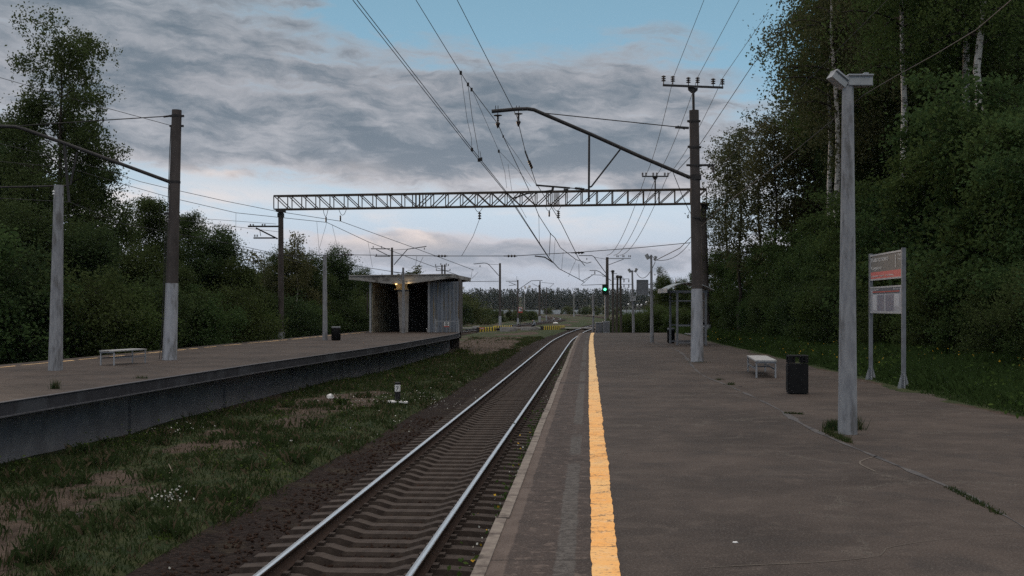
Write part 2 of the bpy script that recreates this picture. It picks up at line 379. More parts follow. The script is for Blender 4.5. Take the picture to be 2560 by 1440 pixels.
# ---- platforms
def asphalt(name, banded):
    m_ = bpy.data.materials.new(name); m_.use_nodes = True; t = NT(m_.node_tree); b = t.n['Principled BSDF']
    b.inputs['Roughness'].default_value = .8; b.inputs['Specular IOR Level'].default_value = .18
    tc = t.new('ShaderNodeTexCoord'); o = tc.outputs['Object']; uv = t.sep(tc.outputs['UV'])
    big = t.noise(o, .45, 6, .65); mid = t.noise(o, 2.4, 7, .7, .3); fine = t.noise(o, 55, 3, .7)
    c = t.mix(t.ss(big, .3, .7), (.028, .021, .018, 1), (.072, .055, .046, 1))
    c = t.mix(t.ss(mid, .48, .72, 0, .75), c, (.090, .071, .060, 1))
    c = t.mix(t.ss(t.noise(o, 1.1, 8, .75, .6), .50, .66, 0, .75), c, (.034, .028, .026, 1))
    mp = t.new('ShaderNodeMapping'); t.l.new(o, mp.inputs[0]); mp.inputs['Scale'].default_value = (.6, 1.8, 1)
    c = t.mix(t.ss(t.noise(mp.outputs[0], 1.3, 6, .7), .54, .70, 0, .28), c, (.115, .094, .08, 1))      # pale scuffs across the platform
    # cracks: borders of big warped cells
    wv = t.new('ShaderNodeVectorMath', operation='ADD'); t.l.new(o, wv.inputs[0])
    sc = t.new('ShaderNodeVectorMath', operation='SCALE'); t.l.new(t.noise(o, .9, 6, .7, 0, True), sc.inputs[0]); sc.inputs['Scale'].default_value = 1.5
    t.l.new(sc.outputs[0], wv.inputs[1])
    vo = t.new('ShaderNodeTexVoronoi', feature='DISTANCE_TO_EDGE'); t.l.new(wv.outputs[0], vo.inputs['Vector']); vo.inputs['Scale'].default_value = .24
    brk = t.ss(t.noise(o, .7, 3, .6), .42, .56)
    ed = vo.outputs['Distance']
    c = t.mix(t.m('MULTIPLY', t.ss(ed, .002, .012, 1, 0), t.m('MULTIPLY', brk, .5)), c, (.15, .13, .11, 1))
    crack = t.m('MULTIPLY', t.ss(ed, .0006, .0030, 1, 0), brk)
    c = t.mix(t.m('MULTIPLY', crack, .85), c, (.02, .016, .014, 1))
    if banded:
        wob = t.m('MULTIPLY', t.m('SUBTRACT', t.noise(o, 1.4, 6, .7), .5), .09)
        v = t.m('ADD', uv[1], wob)
        edge = t.mix(t.ss(mid, .4, .6), (.090, .067, .056, 1), (.118, .090, .076, 1))
        drk = t.mix(t.ss(mid, .35, .65), (.034, .025, .022, 1), (.060, .044, .038, 1))
        drk = t.mix(t.ss(t.noise(o, 9, 5, .7), .52, .66), drk, (.115, .088, .075, 1))
        c = t.mix(t.ss(v, .71, .75, 1, 0), c, drk)
        ptc = t.m('MULTIPLY', t.m('MULTIPLY', t.ss(v, .48, .50), t.ss(v, .61, .63, 1, 0)), t.ss(t.noise(o, .35, 3, .5), .40, .50))
        c = t.mix(ptc, c, t.mix(t.ss(t.noise(o, 14, 4, .7), .4, .6), (.05, .044, .041, 1), (.098, .089, .082, 1)))
        c = t.mix(t.ss(v, .165, .185, 1, 0), c, edge)
        jo = t.m('ABSOLUTE', t.m('SUBTRACT', t.m('FRACT', t.m('DIVIDE', t.m('ADD', uv[0], t.m('MULTIPLY', wob, .5)), 2.98)), .5))
        c = t.mix(t.m('MULTIPLY', t.ss(jo, .002, .005, 1, 0), t.ss(v, .70, .74, 1, 0)), c, (.018, .014, .012, 1))
        fat = t.m('ABSOLUTE', t.m('SUBTRACT', uv[0], 24.9))
        c = t.mix(t.m('MULTIPLY', t.m('MULTIPLY', t.ss(fat, .12, .22, 1, 0), t.ss(v, .70, .74, 1, 0)), .85), c, (.03, .026, .026, 1))
    agg = t.noise(o, 130, 2, .8); c = t.mix(t.ss(fine, .50, .72, 0, .5), c, (.17, .15, .135, 1)); c = t.mix(t.ss(fine, .30, .46, .7, 0), c, (.022, .018, .016, 1)); c = t.mix(t.ss(agg, .60, .70, 0, .5), c, (.22, .20, .18, 1))
    t.l.new(c, b.inputs['Base Color'])
    h = t.m('ADD', t.m('MULTIPLY', fine, .35), t.m('SUBTRACT', t.m('MULTIPLY', mid, .5), t.m('MULTIPLY', crack, 1.)))
    t.l.new(t.bump(h, .5, .02), b.inputs['Normal']); return m_
def strip(name, ys, xa, xb, z, m_, parent=None, nc=1, uv=True):
    V = []; U = []
    for y in ys:
        for k in range(nc+1):
            x = xa(y)+(xb(y)-xa(y))*k/nc; V.append((x, y, z)); U.append((y, (x-xa(y))*.9977))
    n = nc+1; Fq = [(i*n+k, i*n+k+1, (i+1)*n+k+1, (i+1)*n+k) for i in range(len(ys)-1) for k in range(nc)]
    me = npmesh(name, np.array(V), np.array(Fq), m_, 4)
    ul = me.uv_layers.new(name='UVMap')
    ul.data.foreach_set('uv', np.array([U[i] for f in Fq for i in f], np.float32).ravel())
    return link(name, me, parent)
ys = np.arange(-6, 73.7, 1.); ys = np.append(ys[:-1], 73.6)
plat = struct(strip('platform', ys, XL, lambda y: XR(y)+.5, 0, asphalt('worn_asphalt', True), None, 4)); ORG['platform'] = Vector((0, 0, 0))
mb = MB(); rk = random.Random(4)
kys = np.arange(-6, 73.6, 2.98)
for a, c in zip(kys[:-1], kys[1:]):                                # kerb slabs, each a hand's breadth out of line
    j = rk.uniform(-.012, .012); c = min(c, 73.6)
    p = Vector((XL(a)+j+.03, a+.006, -.06+rk.uniform(0, .006))); q = Vector((XL(c)+j+.03, c-.006, -.06+rk.uniform(0, .006)))
    mb.bar(p, q, .085, .135)
obj('kerb', mb, mat('kerb_concrete', (.23, .20, .17), (.15, .125, .11), 8., .9, .5, .01, c3=(.07, .055, .048), s3=3.), plat)
mb = MB()
for a, c in zip(ys[:-1], ys[1:]):
    mb.add([(XL(a)+.1, a, -.002), (XL(c)+.1, c, -.002), (XL(c)+.1, c, -1.9), (XL(a)+.1, a, -1.9)], [(0, 3, 2, 1)])
mb.add([(XL(73.6)+.1, 73.6, -.002), (XR(73.6)+.5, 73.6, -.002), (XR(73.6)+.5, 73.6, -1.9), (XL(73.6)+.1, 73.6, -1.9)], [(0, 1, 2, 3)])
obj('side_wall', mb, M['conc_dark'], plat)
# yellow line, ragged by hand painting
ym = bpy.data.materials.new('yellow_line_paint'); ym.use_nodes = True; t = NT(ym.node_tree); b = t.n['Principled BSDF']; b.inputs['Roughness'].default_value = .8
o = t.new('ShaderNodeTexCoord').outputs['Object']
c = t.mix(t.ss(t.noise(o, 1.1, 6, .7), .35, .65), (.88, .41, .10, 1), (.84, .49, .18, 1))
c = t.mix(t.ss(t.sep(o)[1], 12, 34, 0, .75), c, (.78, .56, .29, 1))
c = t.mix(t.ss(t.noise(o, 7, 8, .75), .52, .68, 0, .55), c, (.72, .56, .38, 1))
c = t.mix(t.ss(t.noise(o, 22, 6, .75), .54, .64, 0, .8), c, (.16, .11, .075, 1))
vo = t.new('ShaderNodeTexVoronoi', feature='DISTANCE_TO_EDGE'); mp_ = t.new('ShaderNodeMapping'); mp_.inputs['Scale'].default_value = (.5, 2.2, 1); t.l.new(o, mp_.inputs[0]); sc_ = t.new('ShaderNodeVectorMath', operation='ADD'); t.l.new(mp_.outputs[0], sc_.inputs[0]); t.l.new(t.noise(o, 3, 5, .7, 0, True), sc_.inputs[1]); t.l.new(sc_.outputs[0], vo.inputs['Vector']); vo.inputs['Scale'].default_value = .8
c = t.mix(t.m('MULTIPLY', t.ss(vo.outputs['Distance'], .004, .022, 1, 0), t.ss(t.noise(o, 1.5, 3, .6), .35, .55)), c, (.10, .065, .04, 1))
c = t.mix(t.ss(t.noise(o, 2.6, 7, .75, .4), .50, .72, 0, .6), c, (.52, .33, .16, 1))
t.l.new(c, b.inputs['Base Color']); t.l.new(t.bump(t.noise(o, 50, 3, .7), .3, .01), b.inputs['Normal'])
yy = np.arange(-6, 73.6, .09)
wobL = .73+.010*(vnoise(yy, yy*0, .7, 61)-.5)+.012*(vnoise(yy, yy*0, .12, 62)-.5)-.02*sst(yy, 8, 20)
wobR = .912+.022*(vnoise(yy, yy*0, .8, 63)-.5)+.016*(vnoise(yy, yy*0, .12, 64)-.5)
V = np.concatenate([np.stack([XL(yy)+wobL, yy, yy*0+.004], 1), np.stack([XL(yy)+wobR, yy, yy*0+.004], 1)]); n = len(yy); k = np.arange(n-1)
link('safety_line', npmesh('safety_line', V, np.stack([k, k+n, k+n+1, k+1], 1), ym, 4), plat)
# tar-filled joint that wanders across the asphalt
def seam(name, pts, wd, m_, parent, z=.004, sd=1):
    p = spline([(q.x, q.y) for q in pts], .12); rr = random.Random(sd); V = []; Fq = []
    nn = len(p); wl = vnoise(np.arange(nn), np.zeros(nn), 5, sd); wj = vnoise(np.arange(nn), np.zeros(nn), 2, sd+5)
    for i in range(nn):
        tn = p[min(i+1, nn-1)]-p[max(i-1, 0)]; tn = tn/np.linalg.norm(tn); nr = np.array([-tn[1], tn[0]])
        ww = wd*max(.05, -.15+1.35*wl[i]+.35*wj[i]); V += [(*(p[i]+nr*ww), z), (*(p[i]-nr*ww), z)]
    Fq = [(2*i, 2*i+1, 2*i+3, 2*i+2) for i in range(nn-1)]
    return link(name, npmesh(name, np.array(V), np.array(Fq), m_, 4), parent)
tarm = mat('joint_filler', (.062, .060, .066), (.095, .088, .084), 4., .85, .6, .015, c3=(.035, .033, .035), s3=2.5)
seam('joint', [G(1585, 843), G(1640, 858), G(1700, 880), G(1745, 930), G(1830, 968), G(1930, 1015), G(2005, 1060), G(2100, 1105), G(2190, 1142), G(2300, 1188), G(2420, 1240), G(2560, 1318), G(2760, 1450)], .05, tarm, plat)
seam('joint', [G(1530, 1136), G(1650, 1128), G(1760, 1128), G(1850, 1133)], .006, mat('crack_dust', (.115, .098, .082), None, 5, .9, .3), plat, sd=7)
seam('joint', [G(2195, 1140), G(2160, 1150), G(2150, 1160), G(2190, 1180)], .009, bpy.data.materials['crack_dust'], plat, sd=9)
seam('joint', [G(1650, 1428), G(1850, 1415), G(2050, 1406), G(2200, 1390), G(2215, 1372), G(2330, 1352), G(2530, 1335)], .006, bpy.data.materials['crack_dust'], plat, sd=12)

# ---- island platform on the left
iys = np.append(np.arange(-10, 80, 1.), 80.5)
isl = struct(strip('island_platform', iys, IFAR, lambda y: IN(y)-.02, 0, asphalt('worn_asphalt_island', False), None, 4)); ORG['island_platform'] = Vector((0, 0, 0))
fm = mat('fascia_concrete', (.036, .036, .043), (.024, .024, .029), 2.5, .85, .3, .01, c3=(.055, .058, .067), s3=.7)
mb = MB(); lip = MB(); wall = MB()
for a, c in zip(iys[:-1], iys[1:]):
    P0, P1 = Vector((IN(a), a, 0)), Vector((IN(c), c, 0))
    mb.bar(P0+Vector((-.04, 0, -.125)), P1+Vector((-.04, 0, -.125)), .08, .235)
    lip.bar(P0+Vector((-.03, 0, -.001)), P1+Vector((-.03, 0, -.001)), .10, .012)
    lip.bar(P0+Vector((-.02, 0, -.253)), P1+Vector((-.02, 0, -.253)), .12, .022)
    wall.bar(P0+Vector((-.85, 0, -1.05)), P1+Vector((-.85, 0, -1.05)), .3, 2.0); wall.bar(P0+Vector((-.54, 0, -.21)), P1+Vector((-.54, 0, -.21)), .92, .06)
for y in np.arange(-4, 74, 6.1): wall.box((IN(y)-.69, y, -1.0), (.05, .40, 1.54))
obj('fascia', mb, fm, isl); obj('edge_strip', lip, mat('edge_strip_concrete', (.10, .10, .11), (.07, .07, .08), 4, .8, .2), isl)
obj('side_wall', wall, mat('island_wall_concrete', (.21, .202, .21), (.135, .13, .138), 1.4, .9, .5, .02, c3=(.165, .16, .175), s3=.5), isl)
mb = MB()
mb.add([(IFAR(80.5), 80.5, 0), (IN(80.5), 80.5, 0), (IN(80.5), 80.5, -1.9), (IFAR(80.5), 80.5, -1.9)], [(0, 1, 2, 3)])
for a, c in zip(iys[:-1], iys[1:]): mb.add([(IFAR(a), a, 0), (IFAR(c), c, 0), (IFAR(c), c, -1.9), (IFAR(a), a, -1.9)], [(0, 1, 2, 3)])
obj('back_wall', mb, M['conc_dark'], isl)
mb = MB(); rk = random.Random(8); y = -8.
while y < 79:                                                      # worn yellow line along the far edge
    L = rk.uniform(.7, 2.6); wd = rk.uniform(.08, .15)
    mb.add([(IFAR(y)+.72, y, .004), (IFAR(y+L)+.72, y+L, .004), (IFAR(y+L)+.72+wd, y+L-.1, .004), (IFAR(y)+.72+wd, y+.1, .004)], [(0, 3, 2, 1)])
    y += L+rk.choice([.0, .05, .3, .8])
obj('safety_line', mb, ym, isl)

# ---- tracks
def normals(p):
    tn = np.gradient(p, axis=0); tn /= np.linalg.norm(tn, axis=1)[:, None]
    return np.stack([tn[:, 1], -tn[:, 0]], 1), tn
def sheet(name, p, prof, m_, zj=.0):
    nr, _ = normals(p); V = []; n = len(prof)
    for i in range(len(p)):
        for k, (o, z) in enumerate(prof): V.append((*(p[i]+nr[i]*o), z))
    Fq = [(i*n+k, i*n+k+1, (i+1)*n+k+1, (i+1)*n+k) for i in range(len(p)-1) for k in range(n-1)]
    return npmesh(name, np.array(V), np.array(Fq), m_, 4)
bm_ = bpy.data.materials.new('ballast_gravel'); bm_.use_nodes = True; t = NT(bm_.node_tree); b = t.n['Principled BSDF']; b.inputs['Roughness'].default_value = .95
b.inputs['Specular IOR Level'].default_value = .1
o = t.new('ShaderNodeTexCoord').outputs['Object']; vo = t.new('ShaderNodeTexVoronoi'); t.l.new(o, vo.inputs['Vector']); vo.inputs['Scale'].default_value = 17
c = t.mix(t.sep(vo.outputs['Color'])[0], (.013, .009, .008, 1), (.036, .026, .022, 1)); c = t.mix(t.ss(t.noise(o, 1.2, 5, .6), .5, .7, 0, .6), c, (.055, .045, .03, 1))
t.l.new(c, b.inputs['Base Color']); t.l.new(t.bump(t.m('MULTIPLY', vo.outputs['Distance'], -1), 1., .06), b.inputs['Normal'])
BP = [(-3.3, -1.62), (-2.55, -1.36), (-2.1, -1.39), (-1.5, -1.405), (1.5, -1.405), (1.95, -1.42), (2.6, -1.6)]
struct(link('ballast', sheet('ballast', TRK, BP, bm_))); struct(link('ballast', sheet('ballast', TRK2, BP, bm_)))
def rail_mesh(p, off):
    pr = [(-.037, 0), (.037, 0), (.037, -.03), (.010, -.05), (.010, -.14), (.072, -.155), (.072, -.17), (-.072, -.17), (-.072, -.155), (-.010, -.14), (-.010, -.05), (-.037, -.03)]
    nr, _ = normals(p); n = len(pr); V = np.array([(*(p[i]+nr[i]*(off+a)), -1.13+z) for i in range(len(p)) for a, z in pr])
    Fq = np.array([(i*n+k, i*n+(k+1) % n, (i+1)*n+(k+1) % n, (i+1)*n+k) for i in range(len(p)-1) for k in range(n)])
    me = npmesh('rail', V, Fq, [M['rail_side'], M['rail_top']], 4)
    me.polygons.foreach_set('material_index', np.array([1 if k == 0 else 0 for i in range(len(p)-1) for k in range(n)], np.int32)); return me
def sleeper_mb():
    mb = MB(); st = [(-1.35, -.02), (-1.05, 0), (-.55, 0), (-.36, -.055), (.36, -.055), (.55, 0), (1.05, 0), (1.35, -.02)]; V = []
    for x, z in st: V += [(x, -.11, z-1.30), (x, .11, z-1.30), (x, .15, -1.47), (x, -.15, -1.47)]
    fs = [(4*i+k, 4*i+(k+1) % 4, 4*i+4+(k+1) % 4, 4*i+4+k) for i in range(len(st)-1) for k in range(4)]+[(0, 3, 2, 1), (28, 29, 30, 31)]
    mb.add(V, fs)
    for x in (-.795, .795): mb.box((x-.12, 0, -1.285), (.07, .12, .05)); mb.box((x+.12, 0, -1.285), (.07, .12, .05))
    return mb
def track(name, label, p, singles, far):
    r0 = thing(name, label, 'railway track')
    for off in (-.795, .795): link('rail', rail_mesh(p, off), r0)
    cum = np.concatenate([[0], np.cumsum(np.linalg.norm(np.diff(p, axis=0), axis=1))])
    ss_ = np.arange(.3, cum[-1], .545); cx = np.interp(ss_, cum, p[:, 0]); cy = np.interp(ss_, cum, p[:, 1])
    nr, tn = normals(np.stack([cx, cy], 1)); base = sleeper_mb(); V0 = np.array(base.V); me0 = None; V = []; Fq = []; cnt = 0
    for i in range(len(cx)):
        if cy[i] < (8 if singles else 0) or cy[i] > far: continue
        a = math.atan2(nr[i][1], nr[i][0])
        if singles and cnt < singles:
            if me0 is None: s0 = obj('sleeper', base, M['sleeper'], r0, True); me0 = s0.data
            else: s0 = link('sleeper', me0, r0)
            s0.location = (cx[i], cy[i], rk.uniform(-.006, .004)); s0.rotation_euler = (0, 0, a+rk.uniform(-.008, .008)); cnt += 1
        else:
            ca, sa = math.cos(a), math.sin(a)
            V.append(np.stack([cx[i]+V0[:, 0]*ca-V0[:, 1]*sa, cy[i]+V0[:, 0]*sa+V0[:, 1]*ca, V0[:, 2]], 1))
            Fq += [[q+len(V0)*(len(V)-1) for q in f] for f in base.Fc]
    if V:
        me = npmesh('sleepers', np.concatenate(V), np.array(Fq), M['sleeper'], 4); s0 = link('sleepers', me, r0); struct(s0, 'stuff')
track('railway_track', 'rusty near track with shining rails running beside the right platform', TRK, 100, 300)
track('railway_track', 'farther track curving away to the left behind the striped crossing blocks', TRK2, 0, 340)
# level crossing road
rm = mat('crossing_asphalt', (.19, .18, .175), (.13, .125, .12), .6, .9, .3, .02)
struct(obj('road', MB().add([(-60, 146, -1.12), (60, 152, -1.12), (60, 158, -1.12), (-60, 152, -1.12)], [(0, 1, 2, 3)]), rm))
# ================================================================== OBJECTS
def mpx(w_, Y): return w_*Y/F                                      # photo pixels -> metres at distance Y
def pt(mb, pts, Y, wpx, n=6, mi=0): return mb.tube([P(x, y, Y) for x, y in pts], mpx(wpx, Y)/2, n, mi)
def pb(mb, pts, Y, wpx, mi=0):
    q = [P(x, y, Y) for x, y in pts]
    for a, c in zip(q[:-1], q[1:]): mb.bar(a, c, mpx(wpx, Y), mpx(wpx, Y), mi)
    return mb
def pole_part(name, x0, y0, x1, y1, Y, w0, w1, m_, par, n=14, sub=0.0):
    a, c = P(x0, y0, Y), P(x1, y1, Y); a.z -= sub
    k = 6; pts = [a.lerp(c, i/k) for i in range(k+1)]; r0, r1 = mpx(w0, Y)/2, mpx(w1, Y)/2
    return obj(name, MB().tube(pts, [r0+(r1-r0)*i/k for i in range(k+1)], n), m_, par)
def text(body, size, m_, name, parent, mat4, ext=.001, sx=1.):
    cu = bpy.data.curves.new(name, 'FONT'); cu.body = body; cu.size = size; cu.extrude = ext; cu.space_character = 1.0
    to = bpy.data.objects.new(name, cu); COL.objects.link(to); bpy.context.view_layer.update()
    me = bpy.data.meshes.new_from_object(to.evaluated_get(bpy.context.evaluated_depsgraph_get()))
    bpy.data.objects.remove(to); me.transform(Matrix.Diagonal((sx, 1, 1, 1))); me.transform(mat4)
    if parent is not None: me.transform(Matrix.Translation(-ORG[parent.name]))
    me.materials.clear(); me.materials.append(m_); o = link(name, me, parent)
    ORG[o.name] = ORG[parent.name] if parent is not None else Vector((0, 0, 0)); return o
FRONT = Matrix.Rotation(R(90), 4, 'X')                              # text in the XZ plane facing -Y

def gpt(px, py): q = G(px, py, -1.25); q.z = float(gheight(np.array(q.x), np.array(q.y))); return q
# ---- big mast on the right platform
Y = 34.4; base = P(1743, 905, Y)
t0 = thing('catenary_mast', 'tall brown round mast with grey foot beside the steel passenger shelter', 'mast', base, 'masts of the overhead line')
pole_part('pole', 1742, 724, 1735, 276, Y, 26, 24, M['conc_dark'], t0)
pole_part('painted_foot', 1743, 905, 1742, 722, Y, 33, 27.5, M['whitewash'], t0, sub=.02)
mb = MB(); pb(mb, [(1718, 303), (1751, 303)], Y, 5); pb(mb, [(1719, 367), (1753, 368)], Y, 5); pb(mb, [(1716, 413), (1786, 413)], Y, 5)
mb.lathe(P(1735, 306, Y), [(.165, 0), (.165, .06)], 14); mb.lathe(P(1737, 371, Y), [(.17, 0), (.17, .06)], 14); mb.lathe(P(1738, 416, Y), [(.172, 0), (.172, .05)], 14); mb.lathe(P(1739, 450, Y), [(.175, 0), (.175, .16)], 14)
mb.lathe(P(1742, 547, Y), [(.185, 0), (.185, .05)], 14); pb(mb, [(1770, 414), (1772, 420)], Y, 4); pb(mb, [(1782, 414), (1783, 424)], Y, 4)
obj('bracket', mb, M['steel'], t0)
o = obj('side_insulator', MB().insul(P(1783, 431, Y), .11, .06, 2), M['porcelain'], t0)
mb = MB(); pt(mb, [(1734, 278), (1733, 222)], Y, 6.5); mb.prism([P(1720, 218, Y), P(1745, 220, Y), P(1744, 226, Y), P(1737, 232, Y), P(1729, 232, Y), P(1721, 225, Y)], (0, .06, 0)); pb(mb, [(1657, 213), (1808, 219)], Y-.02, 5)
cr = obj('crossarm', mb, M['steel'], t0)
for x, y in ((1659, 204), (1682, 205), (1721, 208), (1744, 208), (1783, 211), (1806, 212)):
    m2 = MB(); m2.insul(P(x, y, Y), .19, .072, 3); pt(m2, [(x, y+10), (x, y)], Y, 2.5); obj('insulator', m2, M['porcelain'], cr)
mb = MB(); mb.tube([P(*q, Y) for q in ((1229, 278.5), (1290, 273), (1318, 272), (1335, 274.5), (1352, 282), (1480, 337), (1600, 391), (1725, 444))], .058, 8)
for x in (1239, 1245, 1291, 1298): pb(mb, [(x, 277), (x, 264)], Y, 1.7)
arm = obj('cantilever_arm', mb, M['steel'], t0)
mb = MB(); pt(mb, [(1353, 282), (1690, 317)], Y, 2.6); pb(mb, [(1688, 318), (1722, 320)], Y, 5.5); pb(mb, [(1694, 315), (1712, 323)], Y, 3); obj('tie_rod', mb, M['steel'], t0)
mb = MB(); pb(mb, [(1473, 338), (1472, 504)], Y-.03, 5); pb(mb, [(1551, 373), (1478, 467), (1470, 467)], Y-.05, 4); obj('strut', mb, M['steel'], t0)
for x, y in ((1244.5, 288), (1296, 284)):
    m2 = MB(); q = P(x, y, Y)
    m2.lathe(q, [(.012, .1), (.012, .02), (.13, -.0), (.13, -.015), (.02, -.03), (.045, -.06), (.02, -.08), (.045, -.11), (.02, -.13), (.04, -.16), (.02, -.2), (.07, -.24), (.07, -.27), (.015, -.40)], 12)
    obj('insulator', m2, M['porcelain'], arm)
mb = MB(); pt(mb, [(1340, 463), (1425, 470)], Y, 5); pt(mb, [(1425, 470), (1437, 471)], Y, 2.5); pt(mb, [(1437, 470.5), (1461, 473)], Y, 6); pt(mb, [(1461, 473), (1474, 474)], Y, 2.5)
pb(mb, [(1383, 467), (1381, 476)], Y, 6); pt(mb, [(1380, 476), (1340, 481), (1318, 484), (1283, 496)], Y, 4); pb(mb, [(1409, 474), (1421, 475)], Y, 5)
for x in (1441, 1445, 1449, 1453): pt(mb, [(x, 476), (x, 467)], Y, .9, 4)
obj('registration_arm', mb, M['steel'], t0)

# ---- mast on the island platform
Y = 35.7; base = P(424, 900, Y)
t1 = thing('catenary_mast', 'tall brown round mast with hanging cable, right of the left platform bench', 'mast', base, 'masts of the overhead line')
pole_part('pole', 430, 711, 442, 275, Y, 30, 24, M['conc_dark'], t1)
pole_part('painted_foot', 424, 900, 430, 708, Y, 36, 31, M['whitewash'], t1, sub=.02)
mb = MB(); pb(mb, [(424, 290), (460, 290)], Y, 5); pb(mb, [(424, 315), (459, 315)], Y, 5); pb(mb, [(410, 534), (436, 534)], Y, 6); pb(mb, [(420, 552), (450, 552)], Y, 4)
mb.lathe(P(441, 293, Y), [(.165, 0), (.165, .07)], 14); mb.lathe(P(437, 458, Y), [(.18, 0), (.18, .07)], 14); obj('bracket', mb, M['steel'], t1)
mb = MB(); mb.tube([P(*q, Y) for q in ((-90, 312), (0, 316), (38, 317), (58, 322), (160, 358), (300, 409), (425, 455))], .056, 8); obj('cantilever_arm', mb, M['steel'], t1)
mb = MB(); pt(mb, [(412, 291), (250, 301), (0, 318), (-80, 322)], Y, 2.6); pt(mb, [(424, 290), (409, 292)], Y, 5); obj('tie_rod', mb, M['steel'], t1)
mb = MB(); pb(mb, [(161, 362), (167, 440), (173, 505)], Y-.03, 5); pb(mb, [(193, 380), (176, 462)], Y-.05, 4); obj('strut', mb, M['steel'], t1)
mb = MB(); pt(mb, [(-60, 469), (60, 467), (172, 464)], Y, 5); obj('registration_arm', mb, M['steel'], t1)
mb = MB()
for pts in ([(427, 318), (423, 400), (422, 470), (418, 540)], [(428, 318), (424, 380), (419, 535), (413, 560), (409, 720), (404, 850), (398, 898)], [(419, 540), (416, 600), (412, 740), (406, 870), (405, 896)]): mb.tube([P(x, y, Y-.18) for x, y in pts], .011, 5)
obj('cable', mb, M['wire'], t1)

# ---- gantry across both tracks
GL, GR = P(690, 524, 70.5), P(1766, 509, 65.8)
t2 = thing('gantry', 'rusty lattice steel gantry spanning both tracks on two tall masts', 'gantry', P(702, 850, 70.2))
mb = MB(); dr = (GR-GL); L = dr.length; dr.normalize(); sd = Vector((-dr.y, dr.x, 0)).normalized()*.36; up = Vector((0, 0, .84)); NP = 29
for s_ in (-1, 1):
    a, c = GL+sd*s_, GR+sd*s_
    mb.bar(a, c, .085, .07); mb.bar(a+up, c+up, .085, .07)
    for i in range(NP+1):
        q = a.lerp(c, i/NP); mb.bar(q+Vector((0, 0, .034)), q+up-Vector((0, 0, .034)), .055)
        if i < NP:
            q2 = a.lerp(c, (i+1)/NP); f_ = (i+.5)/NP
            if f_ < .35 or .44 < f_ < .62: mb.bar(q+up, q2, .05)
            if f_ > .34: mb.bar(q, q2+up, .05)
for i in range(NP+1):
    q = GL.lerp(GR, i/NP); mb.bar(q-sd, q+sd, .05); mb.bar(q-sd+up, q+sd+up, .05)
    if i < NP: q2 = GL.lerp(GR, (i+1)/NP); mb.bar(q-sd+up, q2+sd+up, .035); mb.bar(q-sd, q2+sd, .035)
for i in (10, 19):                                                  # doubled posts at the splices
    for e in (-.25, .25, .45):
        q = GL.lerp(GR, (i+e)/NP)
        for s_ in (-1, 1): mb.bar(q+sd*s_, q+sd*s_+up, .06)
obj('truss', mb, M['truss'], t2)
pole_part('post', 703, 850, 702, 530, 70.2, 15.5, 13, M['conc_dark'], t2, sub=1.25)
pole_part('post', 1767, 829, 1758, 512, 66., 21, 15, M['conc_dark'], t2, sub=1.0)
obj('painted_foot', MB().lathe(P(703, 846, 70.2), [(.22, -.4), (.21, .4)], 14), M['whitewash'], t2); obj('painted_foot', MB().lathe(P(1767, 826, 66.), [(.27, -.2), (.26, .35)], 14), M['whitewash'], t2)
mb = MB(); mb.box(P(702, 527, 70.2), (.5, .75, .14)); mb.box(P(702, 538, 70.2), (.36, .36, .25)); obj('bearing_cap', mb, M['steel'], t2)
mb = MB(); mb.box(P(1760, 510.5, 66.), (.5, .8, .12)); mb.box(P(1760, 519, 66.), (.42, .42, .24)); obj('bearing_cap', mb, M['steel'], t2)
mb = MB(); pb(mb, [(620, 566), (696, 566)], 70., 4); pb(mb, [(640, 570), (694, 597)], 70., 3.5); pb(mb, [(634, 595), (688, 595)], 70., 3.5); pb(mb, [(649, 573), (652, 590)], 70., 1.2)
c5 = obj('crossarm', mb, M['steel'], t2)
for x, y in ((626, 561), (633, 561), (656, 561), (662, 561), (637, 588), (643, 588)): obj('insulator', MB().insul(P(x, y+4, 70.), .14, .06, 2), M['porcelain'], c5)
mb = MB(); pt(mb, [(1638, 508), (1638, 447)], 66.2, 3.5); pb(mb, [(1605, 441), (1671, 441)], 66.2, 3); mb.prism([P(1631, 442, 66.2), P(1645, 442, 66.2), P(1641, 449, 66.2), P(1635, 449, 66.2)], (0, .08, 0))
c6 = obj('crossarm', mb, M['steel'], t2)
for x in (1606.5, 1615, 1633, 1642, 1662, 1670): obj('insulator', MB().insul(P(x, 439, 66.2), .18, .075, 3), M['porcelain'], c6)
def hanger(x0, x1, y0, xm, ym, Yh):
    mb = MB(); pts = [(x0+(x1-x0)*k/8, y0+(ym-y0)*(1-(2*k/8-1)**2)) for k in range(9)]; pt(mb, pts, Yh, 1.3, 5); return obj('hanger_cable', mb, M['wire'], t2)
for x0, x1, y0, xm, ym, Yh, ins in ((808, 820, 524, 815, 541, 70, 0), (847, 866, 523, 851, 538, 70, 0), (1186, 1207, 517, 1199, 530, 68.3, 1), (1363, 1380, 514, 1373, 527, 67.5, 0), (1382, 1403, 514, 1396, 527, 67.5, 1)):
    h = hanger(x0, x1, y0, xm, ym, Yh)
    if ins: obj('insulator', MB().insul(P(xm, ym+19, Yh), .46, .11, 4 if xm > 1300 else 3), M['porcelain'], h)
    else: m2 = MB(); m2.lathe(P(xm, ym+15, Yh), [(.03, 0), (.05, .05), (.05, .3), (.03, .36)], 8); obj('insulator', m2, M['porcelain'], h)

